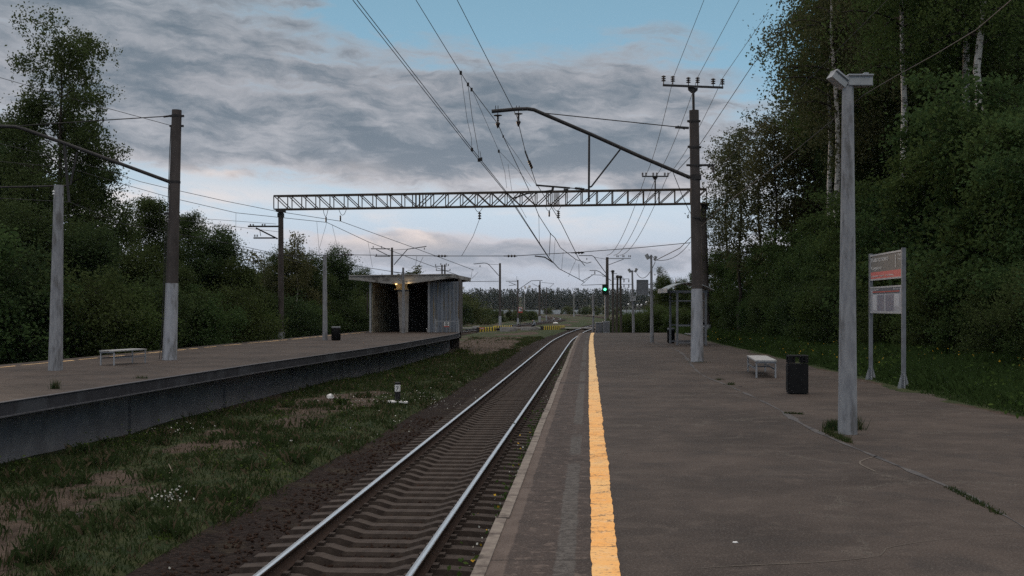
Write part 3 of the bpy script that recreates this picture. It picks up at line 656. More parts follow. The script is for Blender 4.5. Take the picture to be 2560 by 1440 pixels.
# ---- overhead wires of the near track
def wr(mb, pts, k=.00031, n=5):
    pts = [Vector(p) for p in pts]; out = []
    for a, c in zip(pts[:-1], pts[1:]):
        m_ = max(1, int((c-a).length/6)); out += [a.lerp(c, i/m_) for i in range(m_)]
    out.append(pts[-1]); mb.tube(out, [max(.0045, k*abs(p.y)) for p in out], n); return mb
def sag(a, c, s_, n=14): a = Vector(a); c = Vector(c); return [a.lerp(c, i/n)-Vector((0, 0, 4*s_*(i/n)*(1-i/n))) for i in range(n+1)]
cw = lambda dx: [P(882+dx*1.0, 0, 11.9), P(1195+dx*.47, 397, 24.4), P(1264+dx*.3, 481, 34.4), P(1350+dx*.15, 612, 59), P(1372+dx*.1, 645, 74), P(1398, 672, 92), P(1450, 699, 125), P(1461, 706, 140)]
ol = thing('overhead_line', 'pair of contact wires hung on droppers from a messenger wire above the near track', 'overhead wires', P(1195, 397, 24.4))
for dx in (0, 10.5): obj('contact_wire', wr(MB(), cw(dx)), M['wire'], ol)
msg = [P(1040, 0, 17.3), P(1152, 182, 24), P(1170, 211, 25.3), P(1179, 223, 26), P(1245, 310, 34.2), P(1258, 341, 36), P(1320, 470, 50), P(1347, 539, 59), P(1376, 584, 66), P(1387, 594, 67.5), P(1401, 619, 78), P(1440, 649, 95), P(1467, 658, 112), P(1478, 655, 130)]
obj('messenger_wire', wr(MB(), msg), M['wire'], ol)
for pts, k in (([P(1152, 182, 24), P(1168, 300, 24.4), P(1178, 342, 24.4), P(1180, 375, 24.4)], .00012), ([P(1170, 212, 25.3), P(1180, 290, 25), P(1197, 385, 24.8), P(1197, 400, 24.6), P(1203, 397, 24.6), P(1200, 378, 24.7)], .00024),
               ([P(1180, 224, 26), P(1247, 377, 29), P(1298, 430, 33), P(1327, 466, 36)], .00013), ([P(1247, 377, 29), P(1262, 430, 28), P(1267, 470, 27.5)], .00012), ([P(1270, 410, 31), P(1280, 480, 30.5), P(1316, 545, 30.5)], .00012),
               ([P(1347, 540, 59), P(1348, 590, 59), P(1349, 609, 59)], .00016), ([P(1376, 585, 66), P(1373, 640, 67)], .00028), ([P(1258, 341, 36), P(1300, 400, 36), P(1341, 463, 34.6)], .00014), ([P(1256, 338, 36), P(1296, 394, 36), P(1340, 462, 34.5)], .00014),
               ([P(1440, 649, 95), P(1421, 692, 95)], .00014), ([P(1408, 629, 84), P(1404, 674, 84)], .00014), ([P(1388, 596, 69), P(1384, 655, 76)], .00014), ([P(1447, 660, 112), P(1448, 700, 112)], .0002)):
    obj('dropper', wr(MB(), pts, k), M['wire'], ol)
for q in (P(1152, 182, 24), P(1170, 211, 25.3), P(1179, 224, 26), P(1180, 374, 24.4), P(1197, 400, 24.6), P(1203, 398, 24.6), P(1247, 378, 29), P(1258, 341, 36), P(1376, 584, 66), P(1347, 539, 59), P(1349, 608, 59)): obj('wire_clamp', MB().box(q, (.05, .09, .07)), M['steel'], ol)
fd = [P(1143, 0, 22.5), P(1293, 293, 34.3), P(1299, 320, 34.5), P(1313, 378, 38), P(1340, 458, 46), P(1377, 515, 60), P(1396, 546, 67.3), P(1404, 560, 69), P(1446, 645, 100), P(1462, 664, 118)]
t3 = thing('feeder_wire', 'single thick wire right of the contact wires, hung from the near mast arm', 'overhead wire', P(1299, 320, 34.5))
obj('wire', wr(MB(), fd), M['wire'], t3)
mb = MB(); a, c = P(1322, 402, 40), P(1330, 421, 41.5); mb.insul(a, (c-a).length, .055, 4, 0, (c-a).normalized()); mb.bar(P(1313, 378, 38), P(1322, 402, 40), .045); obj('insulator', mb, M['porcelain'], t3)
# cross-span wire between the gantry posts
t4 = thing('cross_span_wire', 'cross wire with strings of insulators stretched below the lattice gantry', 'overhead wire', P(1100, 640, 69))
obj('wire', wr(MB(), [P(703, 638, 70.2), P(866, 637, 69.7), P(1105, 640, 69), P(1282, 640, 68.3), P(1455, 630, 67.4), P(1600, 619, 66.6), P(1724, 607, 66)], .0003), M['wire'], t4)
for x, y, Yh in ((860, 637, 69.7), (1094, 640, 69), (1268, 640, 68.3), (1436, 632, 67.5)):
    mb = MB(); mb.insul(P(x, y, Yh), .55, .085, 3, 0, (1, 0, 0)); mb.bar(P(x-9, y, Yh), P(x+25, y, Yh), .06); obj('insulator', mb, M['porcelain'], t4)
mb = MB(); pt(mb, [(1337, 640), (1362, 643), (1382, 656)], 74, 3.4); obj('steady_arm', mb, M['steel'], t4)
tag(obj('stay_wire', wr(MB(), [P(1199, 547, 68.3), P(1183, 590, 68.6), P(1154, 640, 69)], .0002), M['wire']), 'thin slanting wire from a gantry insulator down to the cross wire', 'wire')
# wires to the island side
t6 = thing('overhead_line', 'thin messenger and contact wires crossing the sky between the left mast and the gantry', 'overhead wires', P(430, 480, 35.7))
for nm, pts in (('messenger_wire', [P(-120, 330, 27), P(171, 400, 33.5), P(250, 421, 38), P(350, 454, 41), P(430, 473, 46), P(560, 502, 55), P(690, 528, 68), P(851, 553, 70), P(1028, 617, 110), P(1184, 675, 170)]),
                ('messenger_wire', [P(-120, 392, 27), P(171, 420, 33), P(300, 458, 38), P(430, 495, 46), P(590, 532, 58), P(817, 556, 70), P(919, 604, 85), P(1060, 658, 120), P(1170, 697, 165)]),
                ('contact_wire', [P(-100, 490, 28), P(174, 505, 35), P(310, 560, 48), P(590, 612, 60), P(700, 637, 70), P(835, 656, 85), P(980, 679, 105), P(1170, 704, 170)]),
                ('contact_wire', [P(590, 620, 60), P(668, 634, 68), P(870, 690, 95)])):
    obj(nm, wr(MB(), pts, .00024), M['wire'], t6)
for x0, y0, x1, y1, Yh in ((397, 486, 399, 575, 43), (590, 532, 589, 612, 58), (792, 555, 800, 650, 72), (817, 556, 790, 650, 70), (830, 561, 853, 658, 75), (920, 605, 931, 668, 90)):
    obj('dropper', wr(MB(), [P(x0, y0, Yh), P(x1, y1, Yh)], .00013), M['wire'], t6)
tag(obj('guy_wire', wr(MB(), [P(-60, 176, 30), P(0, 194, 31), P(200, 252, 33.5), P(424, 313, 35.6)], .00026), M['wire']), 'dark wire running down past the tall left tree to the left mast head', 'wire')
for i, pts in enumerate(([P(430, 541, 36), P(690, 560, 69)], [P(430, 548, 36), P(700, 580, 69)])): tag(obj('service_wire', wr(MB(), pts, .00017), M['wire']), ['upper', 'lower'][i]+' thin wire between the left mast and the gantry crossarm', 'wire', 'thin wires beside the left mast')
# three power wires on the right
names = ['leftmost', 'middle', 'rightmost']
for i, (p0, xa, ya, xb, yb, xc, yc) in enumerate((((1760, 0), 1684, 192, 1615, 437, 1517, 640), ((1848, 0), 1745, 192, 1642, 437, 1534, 640), ((1921, 30), 1808, 193, 1670, 437, 1549, 640))):
    k = (i, 0); a, c, e = P(xa, ya, 34.4), P(xb, yb, 66.2), P(xc, yc-2, 154)
    pts = [P(*p0, 21 if i == 0 else 20)]+sag(a, c, .35)+sag(c, e, 1.2)[1:]
    tag(obj('power_wire', wr(MB(), pts, .00022), M['wire']), f'{names[i]} of the three power wires carried on crossarm insulators above the right platform', 'power wire', 'power wires over the right platform')
tag(obj('power_wire', wr(MB(), [P(2010, 0, 18.5), P(1880, 165, 24), P(1770, 331, 33), P(1735, 382, 36.5), P(1690, 430, 34.5)], .0003), M['wire']), 'dark wire sloping down behind the near mast head to its cantilever arm', 'power wire')
tag(obj('power_wire', wr(MB(), [P(2228, -10, 14), P(2080, 140, 18), P(1950, 270, 24), P(1785, 430, 34.3), P(1763, 500, 50)], .00024), M['wire']), 'wire crossing in front of the birches to the side bracket of the near mast', 'power wire')
tag(obj('stay_wire', wr(MB(), [P(1683, 432, 34.4), P(1710, 500, 45), P(1726, 533, 52)], .0003), M['wire']), 'short wire dropping from the cantilever arm behind the near mast', 'wire')
tag(obj('lamp_cable', wr(MB(), [P(2540, -10, 8), P(2440, 75, 10), P(2340, 135, 12), P(2240, 190, 13.6), P(2160, 237, 14.7), P(2135, 257, 14.9), P(1960, 400, 25), P(1800, 520, 40), P(1700, 620, 50), P(1637, 652, 53.4)], .00033, 6), mat('cable_sheath', (.10, .09, .085), None, 6, .8, 0)), 'twisted lamp cable swooping from the top right corner past the near lamp post', 'cable')
tag(obj('lamp_cable', wr(MB(), sag(P(1726, 605, 66), P(1640, 650, 53.5), .35), .00026), M['wire']), 'sagging cable between the far gantry post and the second lamp post', 'cable')
tag(obj('lamp_cable', wr(MB(), sag(P(1638, 655, 53.5), P(1592, 684, 73), .5), .00028), M['wire']), 'sagging cable between the two lamp posts at the far end of the platform', 'cable')

# ---- lamp posts
def lamp_post(label, xb, yb, xt, yt, wb, wt, heads, Y=None, cut=0):
    Y = Y or F*CH/(yb-HZ); b0 = P(xb, yb, Y); r0 = thing('lamp_post', label, 'lamp post', b0, 'concrete lamp posts on the platforms')
    tp = P(xt, yt, Y); mb = MB(); w0, w1 = mpx(wb, Y)/2, mpx(wt, Y)/2
    def ring(c, w_): k = w_*.52; return [c+Vector(v) for v in ((-w_, -k, 0), (-k, -w_, 0), (k, -w_, 0), (w_, -k, 0), (w_, k, 0), (k, w_, 0), (-k, w_, 0), (-w_, k, 0))]
    K = 5; V = []
    for i in range(K+1): V += ring((b0-Vector((0, 0, .02))).lerp(tp, i/K), w0+(w1-w0)*i/K)
    mb.add(V, [(i*8+k, i*8+(k+1) % 8, i*8+8+(k+1) % 8, i*8+8+k) for i in range(K) for k in range(8)]+[tuple(range(K*8, K*8+8))])
    obj('post', mb, M['lamp_paint'], r0)
    for (cx, cy, L, ang, hh, yaw) in heads:                          # floodlights: centre, length (m), roll, body height, yaw
        c = P(cx, cy, Y); rt = Matrix.Rotation(R(yaw), 3, 'Z') @ Matrix.Rotation(R(ang), 3, 'Y'); m2 = MB()
        m2.box(c, (L, .15, hh), rt); m2.box(c+rt @ Vector((0, -.01, hh*.5+.012)), (L*1.02, .19, .02), rt); m2.box(c+rt @ Vector((L*.28, .02, hh*.5+.03)), (.06, .1, .05), rt)
        hd = obj('lamp_head', m2, M['galv'], r0)
        obj('lens', MB().box(c+rt @ Vector((0, -.079, -.01)), (L*.94, .012, hh*.74), rt), mat('frosted_lens', (.33, .34, .35), (.28, .29, .3), 9, .35, 0) if 'frosted_lens' not in bpy.data.materials else bpy.data.materials['frosted_lens'], hd)
        dirx = (c-tp); m3 = MB(); m3.bar(tp-Vector((0, 0, .03)), c-rt @ Vector((math.copysign(L*.3, dirx.x), 0, hh*.3)), .03); obj('bracket', m3, M['grey_metal'], r0)
    return r0
lamp_post('nearest concrete lamp post with two floodlights and grass round its foot', 2119, 1085, 2119.5, 216, 43, 25, [(2094, 201, .235, 36, .10, 12), (2147.5, 204.5, .32, 0, .125, 0)])
lamp_post('lamp post with splayed floodlights holding a blank grey board', 1630, 856, 1628, 637, 9.6, 4.6, [(1618, 642, .26, 62, .13, 0), (1639, 646, .2, -62, .09, 0)])
lamp_post('farthest right concrete lamp post, carrying a small white stop sign', 1584, 834, 1580.5, 676, 7, 4, [(1573.5, 677, .26, 55, .13, 0), (1590.5, 676, .26, -60, .13, 0)], Y=72.8)
l1 = lamp_post('plain concrete post near the left bench with a small white insulator at its top', 138.5, 926, 147, 463, 31, 20, [])
mb = MB(); mb.insul(P(134, 488, 29.6), .13, .035, 2, 0); obj('insulator', mb, M['white'], l1); obj('bracket', MB().bar(P(134, 486, 29.8), P(158, 486, 29.8), .03), M['steel'], l1)
lamp_post('bare concrete post beside the black bin on the left platform', 812.5, 851, 812, 638, 12, 8.5, [])
l2 = lamp_post('bare concrete post in front of the open concrete shelter', 1009, 832.5, 1008, 669, 8, 5, [(997.5, 699, .22, 35, .05, 0)], Y=72.6)
# board and small sign on the lamp posts
r0 = thing('notice_board', 'blank grey back of a board bracketed to the second lamp post', 'board', P(1606, 719, 53.8))
obj('panel', MB().box(P(1606, 718.5, 53.8), (mpx(29, 53.8), .05, mpx(38, 53.8))), M['grey_metal'], r0)
mb = MB()
for x0, y0, x1, y1 in ((1591.5, 700, 1620.5, 700), (1591.5, 737, 1620.5, 737), (1591.8, 700, 1591.8, 737), (1620.3, 700, 1620.3, 737), (1591.5, 733, 1620.5, 733)): mb.bar(P(x0, y0, 53.76), P(x1, y1, 53.76), .025)
obj('frame', mb, M['galv'], r0)
mb = MB(); pb(mb, [(1620, 711), (1629, 711)], 53.8, 2); pb(mb, [(1620, 731), (1629, 731)], 53.8, 2); obj('bracket', mb, M['steel'], r0)
Y = 72.5; r0 = thing('stop_sign', 'small white stop sign with dark lettering strapped to the farthest right lamp post', 'sign', P(1582.5, 746, Y))
obj('panel', MB().box(P(1582.5, 746, Y), (mpx(16, Y), .03, mpx(13.5, Y))), mat('sign_frame_dark', (.10, .11, .13), None, 6, .6, 0), r0)
obj('face', MB().box(P(1582.5, 746, Y-.018), (mpx(14.4, Y), .012, mpx(11.8, Y))), mat('sign_white', (.50, .51, .53), (.45, .46, .48), 9, .6, 0), r0)
text('МВПС', .19, M['black'], 'lettering', r0, Matrix.Translation(P(1575.9, 749.3, Y-.026)) @ FRONT, sx=.56)
text('ОСТАНОВКА', .075, M['black'], 'lettering', r0, Matrix.Translation(P(1576.2, 743.2, Y-.026)) @ FRONT, sx=.68)

# ---- left bench, right bench
def bench(label, c, lx, ly, h, rz):
    r0 = thing('bench', label, 'bench', c, 'platform benches'); rt = Matrix.Rotation(rz, 3, 'Z')
    def W_(x, y, z): return c+rt @ Vector((x, y, z))
    mb = MB(); n = 4
    for i in range(n): mb.box(W_(0, -ly/2+(i+.5)*ly/n, h-.018), (lx, ly/n-.012, .034), rt)
    obj('seat', mb, M['wood_white'], r0)
    mb = MB(); mb.box(W_(0, -ly/2+.03, h-.055), (lx*.96, .03, .04), rt); mb.box(W_(0, ly/2-.03, h-.055), (lx*.96, .03, .04), rt)
    for sx in (-1, 1): mb.box(W_(sx*lx*.44, 0, h*.48), (.03, ly-.1, .03), rt)
    mb.box(W_(0, 0, h*.48), (lx*.88, .03, .025), rt)
    obj('rail', mb, M['grey_metal'], r0)
    for sx in (-1, 1):
        for sy in (-1, 1): obj('leg', MB().bar(W_(sx*lx*.44, sy*(ly/2-.04), -.005), W_(sx*lx*.44, sy*(ly/2-.04), h-.036), .035), M['galv'], r0)
    return r0
bench('narrow white plank bench on thin legs on the left platform', Vector((-11.4, 33.1, 0)), .5, 1.6, .43, R(-16))
bench('weathered white plank bench left of the black bin on the right platform', Vector((6.17, 27.95, 0)), .5, 2.7, .42, R(-7.5))
# ---- bins
def bin_square(label, c, w_, dp, h, rz):
    r0 = thing('litter_bin', label, 'litter bin', c, 'black litter bins'); rt = Matrix.Rotation(rz, 3, 'Z')
    def W_(x, y, z): return c+rt @ Vector((x, y, z))
    mb = MB(); mb.box(W_(0, 0, .02+h*.385), (w_, dp, h*.77), rt); mb.box(W_(0, 0, .015), (w_*.86, dp*.86, .05), rt); obj('body', mb, M['black_metal'], r0)
    mb = MB(); mb.box(W_(0, 0, h*.975+.02), (w_*1.01, dp*1.01, h*.045), rt)
    for sx in (-1, 1):
        for sy in (-1, 1): mb.box(W_(sx*(w_/2-.035), sy*(dp/2-.03), h*.875+.02), (.07, .06, h*.155), rt)
        mb.box(W_(sx*(w_/2-.11), 0, h*.875+.02), (.03, dp*.98, h*.155), rt)
    obj('hood', mb, M['black_metal'], r0)
    mb = MB()
    for z in (.3, .62): mb.box(W_(-w_/2-.008, -dp*.36, z), (.02, .04, .09), rt)
    obj('hinge', mb, M['black_metal'], r0)
    mb = MB(); mb.box(W_(-w_/2-.004, 0, h*.42), (.012, dp*.86, h*.66), rt); obj('door', mb, M['black_metal'], r0)
    return r0
bin_square('square black litter bin with slots under its lid, right of the white bench', G(1993, 984), .37, .36, .725, R(-6))
def bin_round(label, c, r_, h):
    r0 = thing('litter_bin', label, 'litter bin', c, 'black litter bins')
    mb = MB(); mb.lathe(c, [(r_*.9, -.01), (r_*.9, .03), (r_, .04), (r_, h*.86), (r_*.94, h*.88), (r_*.94, h*.9)], 20); obj('body', mb, M['black_metal'], r0)
    mb = MB(); mb.lathe(c, [(r_*1.03, h*.9), (r_*1.03, h*.975), (r_*.96, h), (r_*.5, h)], 20); obj('lid', mb, M['grey_metal'], r0)
    mb = MB()
    for k in range(20): a = math.pi*k/10; mb.box(c+Vector((math.cos(a)*r_, math.sin(a)*r_, h*.45)), (.02, .02, h*.8), Matrix.Rotation(a, 3, 'Z'))
    obj('rib', mb, M['black_metal'], r0)
bin_round('round black litter bin beside a bare post on the left platform', G(840, 851), .225, .70)
bin_round('round ribbed black litter bin behind the passenger shelter post', G(1677.5, 857.5), .17, .70)

# ---- station sign
a, c = G(2177, 951), G(2259, 972); dr = (c-a); dr.z = 0; L = dr.length; ux = dr.normalized(); nrm = Vector((ux.y, -ux.x, 0))
r0 = thing('station_sign', 'double station sign on two grey posts: name board above a timetable, at the grass edge', 'station sign', (a+c)/2)
RT = Matrix((ux, -nrm, Vector((0, 0, 1)))).transposed()              # local x along sign, y away from viewer, z up
za, zc = [CH-(yv-HZ)*q.y/F for yv, q in ((634, a), (620, c))]; ztop = (za+zc)/2
def SW(u, v, z): return a+ux*u-nrm*v+Vector((0, 0, z))
for q in (a, c):
    m2 = MB(); m2.box(q+Vector((0, 0, ztop/2)), (.075, .075, ztop), RT); po = obj('post', m2, M['grey_metal'], r0)
    m2 = MB(); m2.box(q+Vector((0, 0, .006)), (.26, .26, .016), RT)
    for e in (ux, nrm):
        for s_ in (-1, 1): m2.prism([q+e*s_*.037+Vector((0, 0, .014)), q+e*s_*.125+Vector((0, 0, .014)), q+e*s_*.037+Vector((0, 0, .34))], (e.cross(Vector((0, 0, 1))))*.008)
    obj('base_plate', m2, M['galv'], po)
zz = lambda y, q: CH-(y-HZ)*q.y/F
n1b, n1t = (zz(703, a)+zz(694, c))/2, (zz(640, a)+zz(622, c))/2; n2b, n2t = (zz(784, a)+zz(783, c))/2, (zz(719, a)+zz(711, c))/2
def board(nm, zb, zt, fm_):
    m2 = MB(); u0, u1 = .055, L-.055; th = .035
    m2.box(SW((u0+u1)/2, 0, zt-th/2), (u1-u0, .06, th), RT); m2.box(SW((u0+u1)/2, 0, zb+th/2), (u1-u0, .06, th), RT)
    m2.box(SW(u0+th/2, 0, (zb+zt)/2), (th, .058, zt-zb-2*th), RT); m2.box(SW(u1-th/2, 0, (zb+zt)/2), (th, .058, zt-zb-2*th), RT)
    o = obj(nm, m2, M['galv'], r0)
    obj('face', MB().box(SW(L/2, 0, (zb+zt)/2), (L-.16, .03, zt-zb-.06), RT), fm_, o); return o
bd = board('name_board', n1b, n1t, mat('sign_grey_face', (.125, .115, .105), (.115, .105, .095), 40, .5, 0))
H1 = n1t-n1b
obj('stripe', MB().box(SW(L/2, -.017, n1b+.035+H1*.13), (L-.165, .006, H1*.26), RT), mat('sign_red', (.52, .10, .085), (.48, .09, .08), 30, .5, 0), bd)
TX4 = lambda u, z, v=-.023: Matrix.Translation(SW(u, v, z)) @ (RT.to_4x4() @ FRONT)
lw = mat('sign_lettering', (.62, .61, .60), None, 5, .5, 0)
text('Кавголово', H1*.23, lw, 'lettering', bd, TX4(.125, n1b+H1*.71), sx=.80*L/1.)
text('Kavgolovo', H1*.19, lw, 'lettering', bd, TX4(.125, n1b+H1*.41), sx=.72*L/1.)
text('1', H1*.70, lw, 'lettering', bd, TX4(L*.775, n1b+H1*.40), sx=.75)
text('Путь', H1*.13, lw, 'lettering', bd, TX4(L*.865, n1b+H1*.80), sx=.75*L)
text('Track', H1*.11, lw, 'lettering', bd, TX4(L*.865, n1b+H1*.66), sx=.75*L)
text('Поезда на Санкт-Петербург    To Saint Petersburg', H1*.085, lw, 'lettering', bd, TX4(.125, n1b+H1*.135), sx=.62*L)
tb = board('timetable', n2b, n2t, mat('poster_paper', (.36, .36, .39), (.33, .33, .36), 20, .25, 0, spec=.5)); H2 = n2t-n2b
def pstrip(u0, u1, f0, f1, m_, v=-.017, nm='print'): m2.box(SW(u0*L+(u1-u0)*L/2, v, n2b+H2*(f0+f1)/2), ((u1-u0)*L, .004, H2*(f1-f0)), RT)
m2 = MB(); pstrip(.09, .91, .73, .93, 0); obj('heading', m2, mat('poster_navy', (.045, .05, .07), None, 5, .3, 0), tb)
m2 = MB(); pstrip(.09, .91, .78, .82, 0, -.02); obj('red_rule', m2, M['red'], tb)
m2 = MB()
for i in range(15): pstrip(.24, .44, .10+i*.04, .116+i*.04, 0); pstrip(.50, .74, .10+i*.04, .116+i*.04, 0)
obj('timetable_rows', m2, mat('poster_rows', (.09, .12, .20), None, 5, .4, 0), tb)
m2 = MB()
for i in range(15): pstrip(.24, .44, .118+i*.04, .123+i*.04, 0); pstrip(.50, .74, .118+i*.04, .123+i*.04, 0)
obj('timetable_rows', m2, mat('poster_rows_red', (.28, .14, .12), None, 5, .4, 0), tb)
m2 = MB(); pstrip(.76, .90, .25, .70, 0); pstrip(.10, .22, .10, .69, 0); obj('notice_sheet', m2, mat('paper_white', (.46, .46, .49), None, 5, .3, 0), tb)
m2 = MB()
for i in range(9): pstrip(.77, .82, .30+i*.04, .306+i*.04, 0, -.021)
for u0, u1, f in ((.11, .30, .885), (.11, .22, .855), (.74, .80, .90), (.74, .89, .87)): pstrip(u0, u1, f, f+.01, 0, -.021)
obj('fine_print', m2, lw, tb)

# ---- picket post "7"
q = gpt(994, 1014); q.z += .07; r0 = thing('picket_post', 'small black and white picket post numbered 7 on a white slab in the grass', 'marker post', q)
mb = MB(); mb.lathe(q, [(.085, .0), (.085, .30)], 16); mb.lathe(q, [(.086, .50), (.086, .56)], 16); mb.lathe(q, [(.08, .56), (.06, .575)], 16); obj('post', mb, M['black'], r0)
obj('number_band', MB().lathe(q, [(.086, .30), (.086, .50)], 16), M['white'], r0)
text('7', .19, M['black'], 'number', r0, Matrix.Translation(q+Vector((-.05, -.089, .325))) @ FRONT, .002, 1.0)
rt = Matrix.Rotation(R(10), 3, 'Z') @ Matrix.Rotation(R(3), 3, 'Y')
mb = MB(); ring = [(math.cos(a)*(.36 if i % 2 else .32), math.sin(a)*.34) for i, a in enumerate(np.linspace(0, 2*math.pi, 9)[:-1])]
mb.prism([q+rt @ Vector((x, y, -.03)) for x, y in ring], (0, 0, .04)); obj('slab', mb, M['white'], r0)

# ---- bus-stop style passenger shelter on the right platform
Y0, Y1 = 49.3, 51.6; x0, x1 = P(1693, 864, Y0).x, P(1693, 864, Y0).x+1.25; zr = CH-(730-HZ)*Y0/F
r0 = thing('passenger_shelter', 'grey steel frame shelter with curved roof and bench, half hidden by the near mast', 'shelter', (x0, Y0, 0))
for x, y in ((x0, Y0), (x0+.02, Y1), (x1, Y0), (x1, Y1)): obj('post', MB().bar((x, y, -.01), (x, y, zr), .085), M['grey_metal'], r0)
mb = MB()
for y in (Y0, Y1): mb.bar((x0-.45, y, zr+.02), (x1+.1, y, zr+.02), .08, .10); mb.bar((x0+.05, y, .86), (x1-.05, y, .86), .04, .05); mb.bar((x0+.05, y, 1.95), (x1-.05, y, 1.95), .04, .05); mb.bar((x0+.05, y, .12), (x1-.05, y, .12), .04, .06)
mb.bar((x0, Y0+.05, zr+.02), (x0, Y1-.05, zr+.02), .06, .08); mb.bar((x1, Y0+.05, zr+.02), (x1, Y1-.05, zr+.02), .06, .08); mb.bar((x1, Y0+.05, 1.95), (x1, Y1-.05, 1.95), .04, .05)
obj('frame', mb, M['grey_metal'], r0)
prf = [(x0-.48+(2.05)*k/14, zr+.10+.33*math.sin(math.pi*(k/14)**.9)) for k in range(15)]
mb = MB(); mb.prism([Vector((x, Y0-.35, z)) for x, z in prf]+[Vector((x, Y0-.35, z-.035)) for x, z in prf[::-1]], (0, Y1-Y0+.7, 0)); obj('roof', mb, mat('roof_sheet', (.30, .32, .33), (.24, .25, .26), 5, .4, .1), r0)
mb = MB(); mb.bar((x0-.49, Y0-.36, zr+.07), (x0-.49, Y1+.36, zr+.07), .03, .20); obj('gutter', mb, M['galv'], r0)
mb = MB()
for i in range(3): mb.box((x1-.06, (Y0+Y1)/2, .95+i*.0), (.03, Y1-Y0-.1, .12))
mb.box((x1-.06, (Y0+Y1)/2, .45), (.03, Y1-Y0-.1, .7)); mb.box((x1-.06, (Y0+Y1)/2, 1.45), (.03, Y1-Y0-.1, .8)); obj('back_panel', mb, mat('shelter_boards', (.16, .14, .13), (.10, .09, .085), 6, .8, .3, stretch=(5, 1, 5)), r0)
mb = MB()
for i in range(4): mb.box((x1-.55+i*.13, (Y0+Y1)/2, .47), (.115, Y1-Y0-.3, .035))
obj('seat', mb, M['wood_white'], r0)
obj('seat_support', MB().bar((x1-.35, Y0+.25, .42), (x1-.35, Y1-.25, .42), .30, .05).bar((x1-.3, Y0+.5, .0), (x1-.3, Y0+.5, .40), .12).bar((x1-.3, Y1-.5, .0), (x1-.3, Y1-.5, .40), .12), M['steel'], r0)

# ---- concrete shelter on the island platform
Y = 74.6; XS = lambda px, y=Y: (px-CX)*y/F
r0 = thing('concrete_shelter', 'open fronted concrete shelter with a butterfly roof on the left platform', 'shelter', (XS(1000), Y, 0))
zt = CH-(687-HZ)*Y/F
D = Vector((.95, 8.6, -.05))
fl, fr_ = Vector((XS(874.5), Y-.3, CH-(688-HZ)*(Y-.3)/F)), Vector((XS(1129.5), Y-.3, CH-(684.3-HZ)*(Y-.3)/F))
bl, vm, br = CH-(697.3-HZ)*Y/F, CH-(709.5-HZ)*Y/F, CH-(694-HZ)*Y/F; xm = XS(998)
rc = mat('roof_concrete', (.33, .32, .31), (.24, .23, .22), 1.3, .9, .4, .02, c3=(.13, .12, .115), s3=.9)
mb = MB(); mb.prism([fl, fr_, Vector((fr_.x, Y-.3, br)), Vector((xm+.4, Y-.3, vm)), Vector((xm-.4, Y-.3, vm)), Vector((fl.x, Y-.3, bl))], D)
rf = obj('roof', mb, rc, r0)
mb = MB(); e = Vector((0, -.04, 0))
mb.bar(Vector((fl.x-.02, Y-.33, bl+.03)), Vector((xm-.4, Y-.33, vm+.03)), .07, .13); mb.bar(Vector((xm+.4, Y-.33, vm+.03)), Vector((fr_.x+.02, Y-.33, br+.03)), .07, .13)
mb.bar(Vector((fl.x-.02, Y-.33, fl.z-.05)), Vector((fr_.x+.02, Y-.33, fr_.z-.05)), .06, .03); mb.bar(fl+Vector((.03, -.03, -.12)), fl+Vector((.03, -.03, .0)), .06)
mb.tube([Vector((XS(954), Y, zt)), Vector((XS(954), Y, zt+.1)), Vector((XS(956), Y, zt+.1)), Vector((XS(956), Y, zt))], .01, 5)
obj('roof_edge', mb, mat('roof_edge_concrete', (.36, .35, .34), (.27, .26, .25), 2., .9, .4, .02, c3=(.12, .11, .1), s3=1.5), rf)
# walls of ribbed panels
wp = mat('ribbed_panel', (.22, .25, .30), (.15, .17, .205), 1.5, .7, .2, .01, stretch=(6, 1, .25), c3=(.19, .16, .11), s3=1.6)
mb = MB(); xa, xb = XS(1072), XS(1145.5); k = 0; x = xa; ztw = CH-(703-HZ)*Y/F
while x < xb-.05:
    w_ = min((.16, .10)[k % 2], xb-x); mb.box((x+w_/2, Y+.55+(0, .05)[k % 2], ztw/2-.01), (w_, .06, ztw), None); x += w_; k += 1
obj('end_wall', mb, wp, r0)
obj('end_post', MB().box((xa-.03, Y+.5, ztw/2), (.13, .12, ztw)), M['galv'], r0)
mb = MB(); mb.box((xb+.0, Y+3.2, 1.8), (.08, 5.2, 3.6)); mb.box(((XS(926)+xb)/2+.1, Y+5.75, 1.55), (xb-XS(926)-.3, .1, 4.2)); obj('back_wall', mb, M['conc_dark'], r0)
mb = MB(); xl = XS(926)
for i in range(14): mb.box((xl+.10+i*.045, Y+.55+i*.38, 1.82), (.08+.04*(i % 2), .40, 3.66))
for i in range(4):
    for zc_ in range(4): mb.box((xl+.20+i*.045, Y+.47+i*.38, .45+zc_*.75+.1*(i % 2)), (.16, .05, .045))
obj('side_wall', mb, mat('side_panel', (.30, .27, .20), (.19, .17, .13), 1.2, .9, .3, .01, c3=(.1, .09, .07), s3=1.4), r0)
obj('front_post', MB().box((xl, Y+.02, 1.7), (.13, .13, 3.42)), M['galv'], r0)
yc = Y+.35
mb = MB(); z1 = CH-(724-HZ)*Y/F
mb.prism([Vector((XS(993), yc, z1)), Vector((XS(1021), yc, z1)), Vector((XS(1018.5), yc, -.01)), Vector((XS(998), yc, -.01))], (0, .45, 0)); obj('column', mb, M['conc'], r0)
mb = MB(); mb.box((XS(1003.5), yc+.1, z1+.24), (.72, .5, .42)); mb.box((XS(1003.5), yc+.1, z1+.025), (.95, .62, .05)); mb.box((XS(1003.5), yc-.17, z1+.26), (.46, .04, .3)); obj('capital', mb, mat('capital_concrete', (.34, .30, .22), (.22, .19, .14), 4, .9, .4, .02), r0)
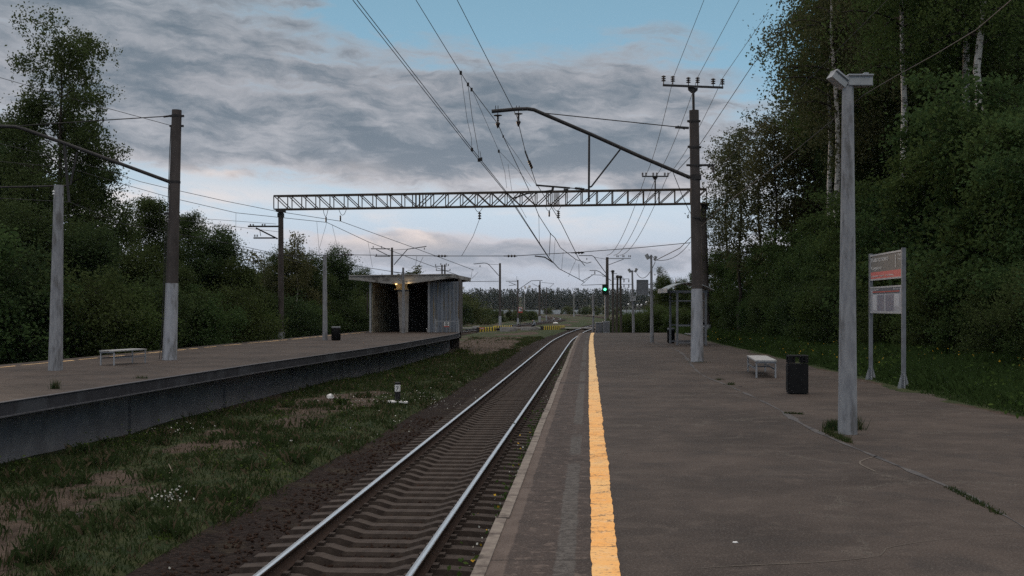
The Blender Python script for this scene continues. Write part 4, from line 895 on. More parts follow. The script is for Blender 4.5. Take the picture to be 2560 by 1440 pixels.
lp = thing('wall_lamp', 'small lit lamp under the shelter roof beside the column head', 'lamp', (XS(991), Y-.12, CH-(708.5-HZ)*Y/F))
LW = ORG[lp.name]
obj('bulb', MB().lathe(LW+Vector((0, -.02, -.05)), [(.02, -.05), (.06, -.03), (.06, .03), (.02, .05)], 10), emit('lamp_glow', (1, .62, .25, 1), 9), lp)
obj('housing', MB().box(LW+Vector((0, .02, .035)), (.24, .16, .05)), M['steel'], lp)
pl = bpy.data.lights.new('lamp_and_fill_light', 'POINT'); pl.energy = 3.5; pl.color = (1, .66, .28); pl.shadow_soft_size = .07
po = bpy.data.objects.new('lamp_and_fill_light', pl); COL.objects.link(po); po.parent = lp; po.location = (0, -.18, -.10)
pl2 = pl.copy(); pl2.energy = 3; po2 = bpy.data.objects.new('lamp_and_fill_light', pl2); COL.objects.link(po2); po2.parent = lp; po2.location = (.85, -.40, -.05)  # second light without a bulb, added to warm the beam right of the lamp
# gate in front of its end wall
Yg = 73.2; r0 = thing('platform_gate', 'low grey railing gate at the end of the left platform', 'gate', P(1118, 832, Yg))
mb = MB()
for x0_, y0_, x1_, y1_ in ((1088.5, 831, 1088.5, 798), (1091.5, 831, 1091.5, 803), (1147, 832, 1147, 798), (1141.5, 831, 1141.5, 806)): mb.bar(P(x0_, y0_, Yg), P(x1_, y1_, Yg), .06 if x0_ in (1088.5, 1147) else .035)
for y in (802.5, 804.7): mb.bar(P(1090, y, Yg), P(1146, y, Yg), .03)
mb.bar(P(1127, 810, Yg), P(1146, 810, Yg), .02); obj('frame', mb, M['galv'], r0)
s_ = thing('warning_sign', 'small white no crossing sign with a red strip hung on the platform gate', 'sign', P(1116.5, 811.5, Yg-.05))
obj('panel', MB().box(P(1116.5, 811, Yg-.05), (.33, .02, .32)), M['white'], s_); obj('strip', MB().box(P(1116.5, 816.5, Yg-.062), (.33, .012, .07)), M['red'], s_)
mb = MB(); c0 = P(1116.5, 809.5, Yg-.066); ring = [c0+Vector((.1*math.cos(a), 0, .1*math.sin(a))) for a in np.linspace(0, 2*math.pi, 21)]; mb.tube(ring, .012, 5, 0, False); mb.bar(c0+Vector((-.06, 0, -.08)), c0+Vector((.0, 0, .03)), .025); mb.bar(c0+Vector((.06, 0, -.08)), c0+Vector((.0, 0, .03)), .025); obj('symbol', mb, M['black'], s_)
tag(obj('white_stake', MB().bar(P(1066.5, 821.5, 73.4), P(1069.5, 830.5, 73.6), .07, .03), M['white']), 'short whitish board leaning at the shelter wall', 'board')

# ---- crossing: striped blocks, graffiti block, seated person, signs
sb = bpy.data.materials.new('yellow_black_stripes'); sb.use_nodes = True; t = NT(sb.node_tree); b = t.n['Principled BSDF']; b.inputs['Roughness'].default_value = .85
oc = t.new('ShaderNodeTexCoord').outputs['Object']; o3 = t.sep(oc)
fr2 = t.m('FRACT', t.m('ADD', t.m('MULTIPLY', o3[0], 2.15), t.m('MULTIPLY', t.noise(oc, 3, 3, .6), .12)))
t.l.new(t.mix(t.ss(t.noise(oc, 6, 5, .7), .62, .72, 0, .6), t.mix(t.m('GREATER_THAN', fr2, .52), (.50, .38, .05, 1), (.018, .017, .017, 1)), (.2, .19, .18, 1)), b.inputs['Base Color'])
def block(label, pa, pb_, h, dp, m_, cat='concrete block', grp='blocks along the level crossing'):
    pa, pb_ = Vector(pa), Vector(pb_); c = (pa+pb_)/2; dr = pb_-pa; Lb = dr.length; rz = math.atan2(dr.y, dr.x)
    mb = MB(); w2 = dp/2
    sec = [(-w2, -.25), (w2, -.25), (w2*.92, h*.93), (w2*.8, h), (-w2*.8, h), (-w2*.92, h*.93)]
    V = [(x, y, z) for x in (-Lb/2, Lb/2) for y, z in sec]
    mb.add(V, [(0, 1, 2, 3, 4, 5)[::-1], (6, 7, 8, 9, 10, 11)]+[(i, (i+1) % 6, 6+(i+1) % 6, 6+i) for i in range(6)])
    o = obj('concrete_block', mb, m_, None, True); o.location = c; o.rotation_euler = (0, 0, rz); return tag(o, label, cat, grp)
gz = -1.25
block('yellow and black striped block with a red plate and black scrawl, leftmost at the crossing', G(1194.5, 829.5, gz), G(1237, 828.5, gz), .53, .5, sb)
block('yellow and black striped block half hidden behind the graffiti block', G(1236, 822.5, gz), G(1279, 821.5, gz), .42, .5, sb)
gb = block('grey block scrawled with large black graffiti letters', G(1252, 830, gz), G(1290.5, 829.5, gz), .60, .5, M['conc'])
block('plain grey block with a hooded person sitting on it', G(1304, 827.3, gz), G(1345, 827, gz), .50, .55, M['conc'])
block('yellow and black striped block nearest to the track, angled away', G(1355, 826.3, gz), G(1396, 825, gz), .56, .5, sb)
block('short striped block behind the end of the angled striped block', G(1394, 822.8, gz), G(1409.5, 821.8, gz), .45, .4, sb)
block('low grey block left of the striped blocks by the far track', G(1184, 823, gz), G(1196, 822.5, gz), .42, .4, M['conc'])
Yb = F*(CH-gz)/(829.5-HZ)
tag(obj('red_plate', MB().box(P(1205, 821, Yb-.30), (.55, .03, .22)), M['red']), 'red plate fixed to the leftmost striped block', 'plate')
obj('plate_text', MB().box(P(1205, 821.3, Yb-.32), (.38, .02, .05)), M['white'], bpy.data.objects['red_plate'])
def graffiti(parent, body, p, size, sx):
    text(body, size, M['black'], 'graffiti', parent, Matrix.Translation(-Vector(parent.location)) @ Matrix.Translation(p) @ FRONT, .01, sx)
graffiti(gb, 'ЛЮСКАРО', P(1254.5, 828.2, F*(CH-gz)/(829.7-HZ)-.27), .62, .48)
graffiti(bpy.data.objects['concrete_block'], 'РООП', P(1216, 828.0, Yb-.30), .55, .60)
# person
seat = G(1336, 827.1, gz); seat.z += .50; seat += Vector((0, .02, 0))
r0 = thing('person', 'hooded person in a grey jacket and dark trousers sitting hunched on the plain grey block', 'person', seat)
def skinned(name, pts, edges, rad, m_, par, root=0):
    me = bpy.data.meshes.new(name); off = ORG[par.name]; me.from_pydata([tuple(Vector(p)-off) for p in pts], edges, []); o = link(name, me, par); finish(me, m_)
    md = o.modifiers.new('skin', 'SKIN'); sv = me.skin_vertices[0].data
    for i, r_ in enumerate(rad): sv[i].radius = (r_, r_) if not isinstance(r_, tuple) else r_; sv[i].use_root = i == root
    md.use_smooth_shade = True; o.modifiers.new('sub', 'SUBSURF').levels = 2; o.modifiers['sub'].render_levels = 2; return o
def pv(x, y, z): return seat+Vector((x, y, z))
bpts = [pv(.05, 0, .10), pv(.04, .0, .30), pv(0, 0, .48), pv(-.05, 0, .60), pv(-.09, 0, .68), pv(-.12, 0, .78),
        pv(-.08, -.09, .09), pv(-.42, -.12, .06), pv(-.44, -.12, -.38), pv(-.56, -.12, -.44), pv(-.08, .09, .09), pv(-.40, .13, .05), pv(-.42, .13, -.38), pv(-.54, .13, -.44)]
skinned('body', bpts, [(0, 1), (1, 2), (2, 3), (3, 4), (4, 5), (0, 6), (6, 7), (7, 8), (8, 9), (0, 10), (10, 11), (11, 12), (12, 13)],
        [.15, .14, .15, .09, .06, .095, .10, .075, .05, .05, .10, .075, .05, .05], M['fabric_dark'], r0)
jp = [pv(.06, 0, .12), pv(.06, 0, .30), pv(.02, 0, .47), pv(-.03, 0, .60), pv(-.0, -.18, .50), pv(-.12, -.23, .28), pv(-.33, -.12, .20), pv(-.0, .18, .50), pv(-.12, .23, .28), pv(-.33, .10, .20)]
skinned('jacket', jp, [(0, 1), (1, 2), (2, 3), (2, 4), (4, 5), (5, 6), (2, 7), (7, 8), (8, 9)], [(.20, .18), (.19, .17), .18, .11, .085, .07, .05, .085, .07, .05], M['fabric_grey'], r0)
hp = [pv(-.02, 0, .60), pv(-.06, 0, .70), pv(-.10, 0, .80)]
skinned('hood', hp, [(0, 1), (1, 2)], [.11, .125, .10], M['fabric_grey'], r0)
obj('face', MB().lathe(pv(-.20, -.02, .73), [(.02, -.09), (.06, -.05), (.07, .02), (.05, .08), (.01, .1)], 10), M['skin'], r0)
# no-passage sign by the crossing
Yq = 150; r0 = thing('crossing_sign', 'small square sign with a red border on a thin dark post behind the blocks', 'sign', P(1301, 817, Yq))
obj('post', MB().bar(P(1301, 817, Yq), P(1301, 775, Yq), .07), M['steel'], r0)
obj('panel', MB().box(P(1301, 775, Yq-.06), (.56, .03, .76)), M['red'], r0); obj('face', MB().box(P(1301, 773.5, Yq-.09), (.44, .02, .50)), M['white'], r0)
mb = MB(); mb.box(P(1302, 774, Yq-.11), (.09, .02, .36)); mb.box(P(1299.5, 772, Yq-.112), (.28, .02, .10)); mb.box(P(1303.5, 774, Yq-.114), (.07, .02, .3)); obj('symbol', mb, M['black'], r0)
# cabinets and slim post at the end of the platform
def cabinet(label, x0_, x1_, y0_, y1_, Yc, m_):
    w_ = mpx(x1_-x0_, Yc); c0 = P((x0_+x1_)/2, y1_, Yc); h = mpx(y1_-y0_, Yc)
    r1 = thing('cabinet', label, 'cabinet', c0, 'grey cabinets at the platform end'); mb = MB(); mb.box(c0+Vector((0, 0, h/2-.02)), (w_, .45, h)); obj('body', mb, m_, r1)
    obj('lid', MB().box(c0+Vector((0, 0, h+.005)), (w_*1.08, .5, .045)), M['galv'], r1); mb = MB(); mb.box(c0+Vector((0, -.232, h*.5)), (w_*.88, .012, h*.8)); obj('door', mb, M['grey_metal'], r1)
cabinet('squat grey cabinet at the platform end, left of the signal mast', 1488.5, 1505, 807, 831, 74.5, M['grey_metal'])
cabinet('ribbed grey cabinet at the foot of the signal mast', 1507, 1523.5, 804, 832, 74.2, M['galv'])
r0 = thing('slim_post', 'slim grey post with a small box at the platform end', 'post', P(1483, 831, 74.8))
obj('post', MB().tube([P(1483, 832, 74.8), P(1483, 737, 74.8)], .075, 8), M['lamp_paint'], r0); obj('box', MB().box(P(1483.5, 785, 74.7), (.14, .16, .3)), M['galv'], r0)
tag(obj('span_wire', wr(MB(), [P(1483, 742, 74.8), P(1512, 741, 76)], .0002), M['wire']), 'short level wire from the slim post to the signal mast', 'wire')
# ---- signal
Yq = 78.; r0 = thing('signal', 'dark railway signal showing a bright green light in front of a tall mast', 'railway signal', P(1513, 832, Yq))
mb = MB(); mb.box(P(1513, 724, Yq), (mpx(15, Yq), .14, mpx(26, Yq))); obj('housing', mb, mat('signal_backing', (.016, .030, .024), (.012, .02, .017), 5, .6, 0), r0)
obj('visor', MB().tube([P(1512.5, 723, Yq-.36), P(1512.5, 723, Yq-.07)], .13, 14, 0, False), M['black'], r0)
obj('lens', MB().lathe(P(1512.5, 723.5, Yq-.12), [(.02, .02), (.085, .01), (.085, -.03)], 16, 0, (0, -1, 0)), emit('signal_green', (.10, 1, .42, 1), 14), r0)
gl = bpy.data.lights.new('signal_light', 'POINT'); gl.energy = 2.5; gl.color = (.1, 1, .4); gl.shadow_soft_size = .05
go = bpy.data.objects.new('signal_light', gl); COL.objects.link(go); go.parent = r0; go.location = P(1512.5, 723.5, Yq-.22)-ORG[r0.name]
obj('post', MB().tube([P(1513, 832, Yq), P(1513, 737, Yq)], .05, 8), M['galv'], r0)

# ---- distant masts
def dmast(label, x, yt, yb, Y, w_, arms=(), foot=None, m_='conc_dark', ins=(), name='catenary_mast', grp='distant masts along the curve', lean=0):
    r1 = thing(name, label, 'mast', P(x, yb, Y), grp); pole_part('pole', x, yb, x+lean, yt, Y, w_, w_*.78, M[m_], r1, 10, .4)
    if foot: obj('painted_foot', MB().lathe(P(x, yb, Y), [(mpx(w_, Y)*.55, -.3), (mpx(w_, Y)*.52, mpx(yb-foot, Y))], 10), M['whitewash'], r1)
    for pts, wp_ in arms: mb = MB(); pt(mb, pts, Y-.12, wp_, 5); obj('bracket_arm', mb, M['steel'], r1)
    for x_, y_ in ins: obj('insulator', MB().insul(P(x_, y_+2, Y), mpx(5, Y), mpx(1.6, Y), 2), M['porcelain'], r1)
    return r1
dmast('tall far mast with a signal in front and a long crossarm at its head', 1518, 643, 822, 154, 9, [([(1521, 646.5), (1577, 646)], 1.6), ([(1522, 662), (1559, 648)], 1.5), ([(1447, 639), (1480, 639), (1485, 642), (1514, 682)], 1.9), ([(1486, 643), (1515, 648)], 1.), ([(1477, 687), (1514, 688)], 1.2), ([(1506, 691), (1518, 692)], 1.2), ([(1455, 713), (1514, 711)], 1.4)], ins=((1542, 641), (1545.5, 641), (1557, 641), (1560, 641), (1572, 641), (1576, 641), (1467, 648)))
dmast('mast with a drooping left bracket, between the concrete shelter and the lake', 1250, 658, 816, 172, 6.4, [([(1184, 660), (1210, 657.5), (1217, 658.5), (1224, 663), (1247, 689)], 1.7), ([(1218, 660), (1248, 662)], .8), ([(1172, 704), (1247, 703)], 1.3), ([(1181, 673), (1177, 698)], .8), ([(1196, 680), (1179, 697)], .8)], 790, ins=((1200, 666),))
dmast('mast with an upswept right bracket and two short left arms', 1294.5, 700, 812, 200, 4.6, [([(1265, 703), (1294, 703)], 1.4), ([(1272, 705), (1291, 713)], 1.2), ([(1272, 714), (1291, 712)], 1.2), ([(1296, 724), (1328, 702), (1356, 701)], 1.5), ([(1292, 690), (1292, 702)], .8)], 796)
dmast('mast just behind the upswept bracket, left one of a close pair', 1347.5, 712, 801, 238, 3.2, [([(1331, 709), (1349, 718), (1362, 732)], 1.)], 790)
dmast('mast with a white foot, right one of a close pair', 1350, 703, 804, 226, 3.8, [([(1354, 706), (1385, 709)], .9), ([(1385, 709), (1374, 719)], .9)], 790)
dmast('mast with a pale bluish foot on the inside of the curve', 1366, 718, 797, 258, 3, [([(1368, 742), (1396, 720)], .8)], 788)
dmast('thin mast behind the white footed pair', 1357, 730, 783, 340, 2.4, [], 777)
dmast('lone thin pale mast on the outer curve', 1434.7, 728, 789, 350, 2.8, [], 783, 'conc')
dmast('thin pale mast left of the white footed pair', 1311.3, 728, 782, 400, 2.6, [], None, 'conc')
dmast('faint thin mast above the bushes near the shelter', 1258, 745, 785, 420, 1.8, [])
dmast('faint thin mast beside the lone water gap', 1283, 742, 786, 420, 1.8, [([(1270, 746), (1292, 745)], .7)])
dmast('mast with left brackets rising above the concrete shelter roof', 980, 619, 820, 108, 7, [([(927, 622), (975, 622)], 2.4), ([(941, 624), (975, 641)], 2.), ([(937, 641), (976, 641)], 2.), ([(985, 662), (1019, 623), (1066, 616)], 2.2), ([(983, 625), (1020, 623)], 1.), ([(984, 682), (1040, 683)], 1.4), ([(1042, 640), (1037, 680)], .9), ([(1058, 642), (1040, 680)], .9)], ins=((933, 618), (954, 618), (941, 638), (1061, 622)))
r1 = dmast('twin pole with four insulator arms just above the shelter roof', 1105, 662, 815, 150, 5, [([(1088, 666), (1118, 665)], 1.6), ([(1090, 676), (1124, 677)], 1.6)], ins=((1089, 663), (1102, 661), (1116, 661), (1121, 663), (1091, 674), (1125, 675)))
pole_part('pole', 1113, 815, 1112, 661, 150, 5, 4, M['conc_dark'], r1, 10)
# timber poles by the signal
for i, (x, yt, yb, lean, lab) in enumerate(((1532.5, 677, 824, -.5, 'leftmost of three dark timber poles right of the signal mast'), (1541, 690, 821, 3, 'middle one of three dark timber poles, with a tangle of cable'), (1553, 691, 831, -2, 'rightmost of three dark timber poles, with a pale tag near its foot'))):
    r1 = dmast(lab, x, yt, yb, 85+i*-3, 6.4, [([(x-9, yt+1), (x, yt+1)], 1.), ([(x-4, yt+7), (x+10, yt+7)], 1.2)] if i != 1 else [([(1530, 695), (1560, 695)], 1.2)], None, 'wood_pole', (), 'timber_pole', 'dark timber poles', lean)
    obj('cap', MB().lathe(P(x+lean, yt+2, 85-i*3), [(.05, -.1), (.13, -.05), (.13, .08), (.04, .12)], 8), M['steel'], r1)
tag(obj('loose_cable', MB().tube([P(x, y, 80) for x, y in ((1532, 726), (1538, 732), (1546, 734), (1550, 728))], .02, 5), M['galv']), 'pale loose cable looping between the timber poles', 'cable')
tag(obj('loose_cable', MB().tube([P(x, y, 80) for x, y in ((1554, 715), (1557, 735), (1563, 744), (1568, 743))], .013, 5), M['wire']), 'thin cable hanging off the rightmost timber pole', 'cable')
r1 = thing('catenary_bracket', 'far steel arms with hanging insulators seen between the timber poles and lamp post', 'bracket', P(1560, 700, 150))
mb = MB(); pt(mb, [(1535, 698), (1573, 697)], 150, 1.4); pt(mb, [(1525, 711), (1580, 711)], 150, 1.3); obj('arm', mb, M['steel'], r1)
for x, y in ((1560, 706), (1572, 706), (1560, 719), (1572, 719)): obj('insulator', MB().insul(P(x, y, 150), .4, .11, 3), M['porcelain'], r1)
r1 = thing('catenary_bracket', 'far bracket tube curving over the near track left of the signal mast', 'bracket', P(1480, 690, 175))
mb = MB(); pt(mb, [(1474, 676), (1490, 676), (1500, 680), (1528, 702)], 175, 1.8); pt(mb, [(1456, 702), (1478, 690), (1484, 686)], 160, 1.6); pt(mb, [(1452, 713), (1478, 690)], 160, 1.1); obj('arm', mb, M['steel'], r1); obj('insulator', MB().insul(P(1487, 686, 175), .5, .12, 3), M['porcelain'], r1)
# street lamps by the lake, radio tower, hut, red and white post
for i, (x, y, yb) in enumerate(((1571, 760, 783), (1594, 762, 790), (1603.5, 762, 788), (1615.5, 755, 790))):
    r1 = thing('street_lamp', ['small street lamp alone left of the white stop sign post', 'small street lamp just right of the stop sign post, by the water', 'small street lamp in the middle of the water gap', 'tallest of the small street lamps, close to the board post'][i], 'street lamp', P(x-4, yb, 230), 'small street lamps by the lake')
    mb = MB(); pt(mb, [(x-5, yb), (x-5, y+4)], 230, 1.7); obj('post', mb, M['wood_pole'], r1); mb = MB(); pt(mb, [(x-5, y+6), (x-3, y+8), (x, y+2)], 230, .7, 5); obj('arm', mb, M['galv'], r1)
    obj('lamp_head', MB().lathe(P(x, y+1, 230), [(.05, -.1), (.22, -.05), (.24, .08), (.06, .2)], 8, 0, (-.75, 0, .6)), M['white'], r1)
r1 = thing('radio_tower', 'tiny red and white lattice mast on the far wooded horizon', 'tower', P(1689.5, 722, 1500)); mb = MB()
for sx in (-1, 1): mb.bar(P(1689.5+sx*1.2, 724, 1500), P(1689.5+sx*.5, 694, 1500), .25)
for k in range(12): y = 722-k*2.3; mb.bar(P(1688.4+k*.04, y, 1500), P(1690.6-k*.04, y-2.3, 1500), .2)
obj('lattice', mb, M['red'], r1); obj('antenna', MB().box(P(1689.5, 696, 1500), (1.4, 1.2, 2.2)), M['white'], r1)
Yh = 135; r1 = thing('hut', 'small hut with a white fence and pale roof seen through the passenger shelter', 'hut', P(1713, 805, Yh))
mb = MB(); mb.box(P(1713, 803, Yh), (1.0, .9, .7)); obj('wall', mb, M['wood_pole'], r1)
mb = MB(); mb.prism([P(1698, 794, Yh), P(1726, 794, Yh), P(1726, 790, Yh), P(1702, 789.5, Yh)], (0, 1.6, 0)); obj('roof', mb, M['white'], r1)
mb = MB()
for k in range(9): mb.bar(P(1702+k*2.6, 788, Yh+1.7), P(1702+k*2.6, 773.5, Yh+1.7), .07)
for y in (774, 781, 787): mb.bar(P(1701, y, Yh+1.74), P(1725, y, Yh+1.74), .06)
obj('fence', mb, mat('fence_paint', (.42, .47, .55), None, 6, .7, 0), r1)
Yp = 86; r1 = thing('marker_post', 'short red and white post with a lamp bracket behind the left platform edge', 'marker post', P(886, 829, Yp))
mb = MB(); pt(mb, [(886, 840), (886, 800)], Yp, 4.5); obj('post', mb, mat('red_white_post', (.55, .10, .07), (.5, .12, .09), 5, .7, .2), r1); mb = MB(); pb(mb, [(884, 828), (888, 816)], Yp-.08, 1.2); pb(mb, [(888, 828), (884, 816)], Yp-.08, 1.2); pb(mb, [(886, 812), (886, 806)], Yp-.09, 1.6); obj('stripe', mb, M['white'], r1)
mb = MB(); pb(mb, [(886, 801), (886, 786), (879, 786)], Yp, 1.8); pb(mb, [(880, 794), (889, 793)], Yp, 2); obj('bracket', mb, M['steel'], r1)
dmast('dark slim mast with a small lamp behind the left corner of the concrete shelter', 918.5, 730, 830, 84, 4, [([(917, 733), (923, 730)], 2.)], None, 'wood_pole', (), 'slim_mast', None)
# litter and bits
def lump(name, label, cat, c, sz, m_, sd):
    rr = random.Random(sd); me = bpy.data.meshes.new(name); V = []; n = 9
    mb = MB(); V = [c+Vector((0, 0, sz[2]))]
    for j in (1, 2):
        for k in range(n): a = 2*math.pi*k/n; f_ = (.75, 1.)[j-1]*rr.uniform(.75, 1.2); V.append(c+Vector((sz[0]*f_*math.cos(a), sz[1]*f_*math.sin(a), sz[2]*(.75, -.1)[j-1]*rr.uniform(.6, 1.2))))
    mb.add(V, [(0, 1+k, 1+(k+1) % n) for k in range(n)]+[(1+k, 1+n+k, 1+n+(k+1) % n, 1+(k+1) % n) for k in range(n)]); return tag(obj(name, mb, m_), label, cat)
lump('plastic_bag', 'crumpled white plastic bag in the grass between the platforms', 'plastic bag', gpt(826, 1000), (.13, .12, .14), M['white'], 3)
lump('paper_scrap', 'small pale scrap right of the plastic bag', 'litter', gpt(862, 1003), (.09, .07, .03), M['white'], 5)
lump('paper_scrap', 'flat pale scrap on bare soil well below the picket post', 'litter', gpt(727, 1106), (.06, .06, .025), M['white'], 6)
lump('stone', 'round dark stone on bare soil near the bottom left corner', 'stone', gpt(203, 1290), (.11, .09, .08), M['conc_dark'], 8)
lump('paper_scrap', 'white flat scrap beside the far track bend on the ballast', 'litter', gpt(1389, 808), (.5, .4, .25), M['white'], 9)
lump('paper_scrap', 'tiny white scrap on the asphalt right of the yellow line, near the bottom', 'litter', G(1838, 1356), (.022, .016, .008), M['white'], 11)
lump('dark_clod', 'small dark clod on the platform just below the white bench', 'litter', G(1851, 967), (.05, .03, .025), M['conc_dark'], 12)
lump('dark_clod', 'small dark clod left of the white bench on the platform', 'litter', G(1791, 937), (.05, .03, .025), M['conc_dark'], 13)
mb = MB(); q = gpt(430, 1190); mb.tube([q+Vector((-.09, .1, .16)), q+Vector((.0, .0, .05)), q+Vector((.03, -.05, .03)), q+Vector((-.09, -.12, .02))], [.006, .012, .012, .006], 6); tag(obj('dry_stick', mb, mat('dry_wood', (.26, .21, .17), None, 6, .9, .2)), 'bent dry stick lying on bare soil by the left platform wall', 'stick')
# ================================================================== VEGETATION
def leaves_mesh(name, C, size, rng, m_, down=0., asp=.62):
    """C (n,3) leaf centres -> one mesh of small folded leaf faces"""
    n = len(C); a = rng.normal(size=(n, 3)); a[:, 2] = a[:, 2]*.7-down; a /= np.linalg.norm(a, axis=1)[:, None]
    b_ = rng.normal(size=(n, 3)); b_ -= a*(a*b_).sum(1)[:, None]; b_ /= np.linalg.norm(b_, axis=1)[:, None]
    s_ = (size*rng.uniform(.6, 1.25, n))[:, None]
    V = np.stack([C-a*s_*.5, C+b_*s_*.5*asp-a*s_*.05, C+a*s_*.5, C-b_*s_*.5*asp-a*s_*.05], 1).reshape(-1, 3)
    return npmesh(name, V, np.arange(n*4).reshape(-1, 4), m_, 4)
def limb_path(p0, az_, el_, L, bend, rng, n=6):
    pts = [np.array(p0, float)]; a, e = az_, el_
    for i in range(n):
        pts.append(pts[-1]+np.array([math.cos(a)*math.cos(e), math.sin(a)*math.cos(e), math.sin(e)])*L/n); a += rng.normal()*.22; e += bend/n+rng.normal()*.12
    return pts
def make_tree(kind, seed, H, R0, base, nl, prof, lm, bark, leaf=.12, per=70, ncl=12, csig=.38, el0=.9, bend=-.6, hang=0., r0=None, multi=1, vz=.75, weight=1.):
    """returns (trunk mesh, crown mesh), origin at the foot"""
    rng = np.random.default_rng(seed); r0 = r0 or H*.0115; mb = MB(); C = []
    for s_ in range(multi):
        lean = rng.normal(size=2)*(.012 if multi == 1 else .11)
        tp = [np.array([rng.normal()*.12*(multi > 1), rng.normal()*.12*(multi > 1), -.25])]; K = 9
        for k in range(1, K+1): tp.append(np.array([tp[0][0]+lean[0]*H*k/K+rng.normal()*.05, tp[0][1]+lean[1]*H*k/K+rng.normal()*.05, H*.97*k/K]))
        mb.tube(tp, [r0/multi**.5*(1-.88*k/K)+.006 for k in range(K+1)], 8, 0)
        tz = np.array([p[2] for p in tp]); tx = np.array([p[0] for p in tp]); ty = np.array([p[1] for p in tp])
        for i in range(nl//multi):
            f_ = (i+rng.uniform(0, .9))/(nl//multi); z = base*H+(1-base)*H*f_*.97
            L = max(.25, R0*prof(f_)*rng.uniform(.65, 1.2)); az_ = i*2.399+rng.normal()*.5
            q = (np.interp(z, tz, tx), np.interp(z, tz, ty), z)
            lp = limb_path(q, az_, el0*(.55+.6*f_)+rng.normal()*.12, L, bend, rng)
            rr = max(.008, r0*.36*(1-f_*.75)*min(1, L/2.2)); mb.tube(lp, [rr*(1-.85*k/6)+.003 for k in range(7)], 4, 1, False)
            lp = np.array(lp); nc = max(2, int(ncl*L/R0+1))
            for c in range(nc):
                u = (rng.uniform(.22, 1.02)**.75)*6; j = min(int(u), 5); g = lp[j]+(lp[j+1]-lp[j])*(u-j)
                tw = rng.normal(size=3)*csig*(.9 if u < 5 else .5); g2 = g+tw*1.1
                if rng.random() < .5: mb.tube([g, (g+g2)/2+rng.normal(size=3)*.04, g2], [.008, .006, .003], 3, 1, False)
                n = int(per*weight*rng.uniform(.45, 1.35)); sg = csig*rng.uniform(.45, .95)
                pts = rng.normal(size=(n, 3))*np.array([sg, sg, sg*vz])+g2
                if hang > 0:                                          # weeping twigs: short hanging strands
                    ns = 5; st = rng.normal(size=(ns, 3))*np.array([sg, sg, sg*.5])+g2; k_ = rng.integers(0, ns, n); d_ = rng.random(n)*hang*rng.uniform(.5, 1.3)
                    h2 = st[k_]+np.stack([rng.normal(size=n)*.05, rng.normal(size=n)*.05, -d_], 1); sel = rng.random(n) < .6; pts[sel] = h2[sel]
                C.append(pts)
    C = np.concatenate(C); C = C[C[:, 2] > .05]
    tm = bpy.data.meshes.new('trunk'); tm.from_pydata([tuple(v) for v in mb.V], [], mb.Fc); finish(tm, [bark, M['bark']]); tm.polygons.foreach_set('use_smooth', mb.SM); tm.polygons.foreach_set('material_index', mb.MI); tm.update()
    return tm, leaves_mesh('crown', C, leaf, rng, lm, .25+hang*.6)
oval = lambda f: math.sin(math.pi*min(1, .12+.80*f))**.7
cone = lambda f: (1-f)**.75*.95+.12
dome = lambda f: (1-f**3)**.5*.80+.20
PR = {}
PR['big_birch'] = make_tree(0, 11, 16, 3.7, .10, 64, lambda f: (.90+.25*math.sin(math.pi*min(1, f*1.3+.1)))*(1-f*.26), M['leaf_d'], M['bark'], .135, 84, 17, .36, .75, -.8, .6, .17)
PR['birch_a'] = make_tree(0, 21, 15, 2.6, .58, 30, oval, M['leaf_m'], M['birch'], .12, 62, 13, .42, .8, -.9, .6, .19)
PR['birch_b'] = make_tree(0, 22, 16, 2.9, .48, 34, oval, M['leaf_b'], M['birch'], .12, 60, 13, .40, .7, -1.1, .9, .17)
PR['birch_small'] = make_tree(0, 23, 7, 1.55, .14, 30, lambda f: (1-f)**.7+.16, M['leaf_b'], M['birch'], .12, 46, 10, .27, .8, -.8, .45, .07)
PR['broad_a'] = make_tree(0, 31, 9, 2.9, .10, 36, dome, M['leaf_d'], M['bark'], .15, 105, 15, .44, .85, -.2, 0, .12)
PR['broad_b'] = make_tree(0, 32, 12, 3.2, .12, 42, dome, M['leaf_d'], M['bark'], .15, 110, 15, .46, .9, -.3, 0, .15)
PR['broad_c'] = make_tree(0, 33, 15, 3.0, .18, 44, oval, M['leaf_d'], M['bark'], .14, 76, 14, .50, .85, -.4, 0, .16)
PR['maple'] = make_tree(0, 41, 7, 2.7, .05, 36, dome, M['leaf_m'], M['bark'], .16, 62, 13, .42, .55, -.35, 0, .09, 2, .55)
PR['shrub_a'] = make_tree(0, 51, 3.6, 1.9, .03, 34, dome, M['leaf_m'], M['bark'], .13, 62, 10, .34, .75, -.5, 0, .045, 3)
PR['shrub_b'] = make_tree(0, 52, 3.0, 2.1, .03, 34, dome, M['leaf_d'], M['bark'], .12, 62, 10, .36, .8, -.6, 0, .045, 3)
PR['aspen'] = make_tree(0, 61, 12, 1.6, .34, 30, lambda f: .55+.5*math.sin(math.pi*f), M['leaf_b'], M['bark'], .13, 40, 9, .36, .95, -.5, .25, .10)
PR['sapling'] = make_tree(0, 71, 5, .75, .2, 22, lambda f: (1-f)*.9+.12, M['leaf_b'], M['bark'], .12, 26, 6, .2, .9, -.3, 0, .035)
PR['low_bush'] = make_tree(0, 81, 3.2, 2.6, .02, 20, dome, M['leaf_s'], M['bark'], .30, 36, 8, .5, .8, -.5, 0, .05, 3)
PR['far_tree'] = make_tree(0, 82, 8, 2.6, .08, 22, dome, M['leaf_s'], M['bark'], .36, 34, 9, .55, .8, -.4, 0, .1)
HT = dict(big_birch=16, birch_a=15, birch_b=16, birch_small=7, broad_a=9, broad_b=12, broad_c=15, maple=7, shrub_a=3.6, shrub_b=3., aspen=12, sapling=5, low_bush=3.2, far_tree=8)
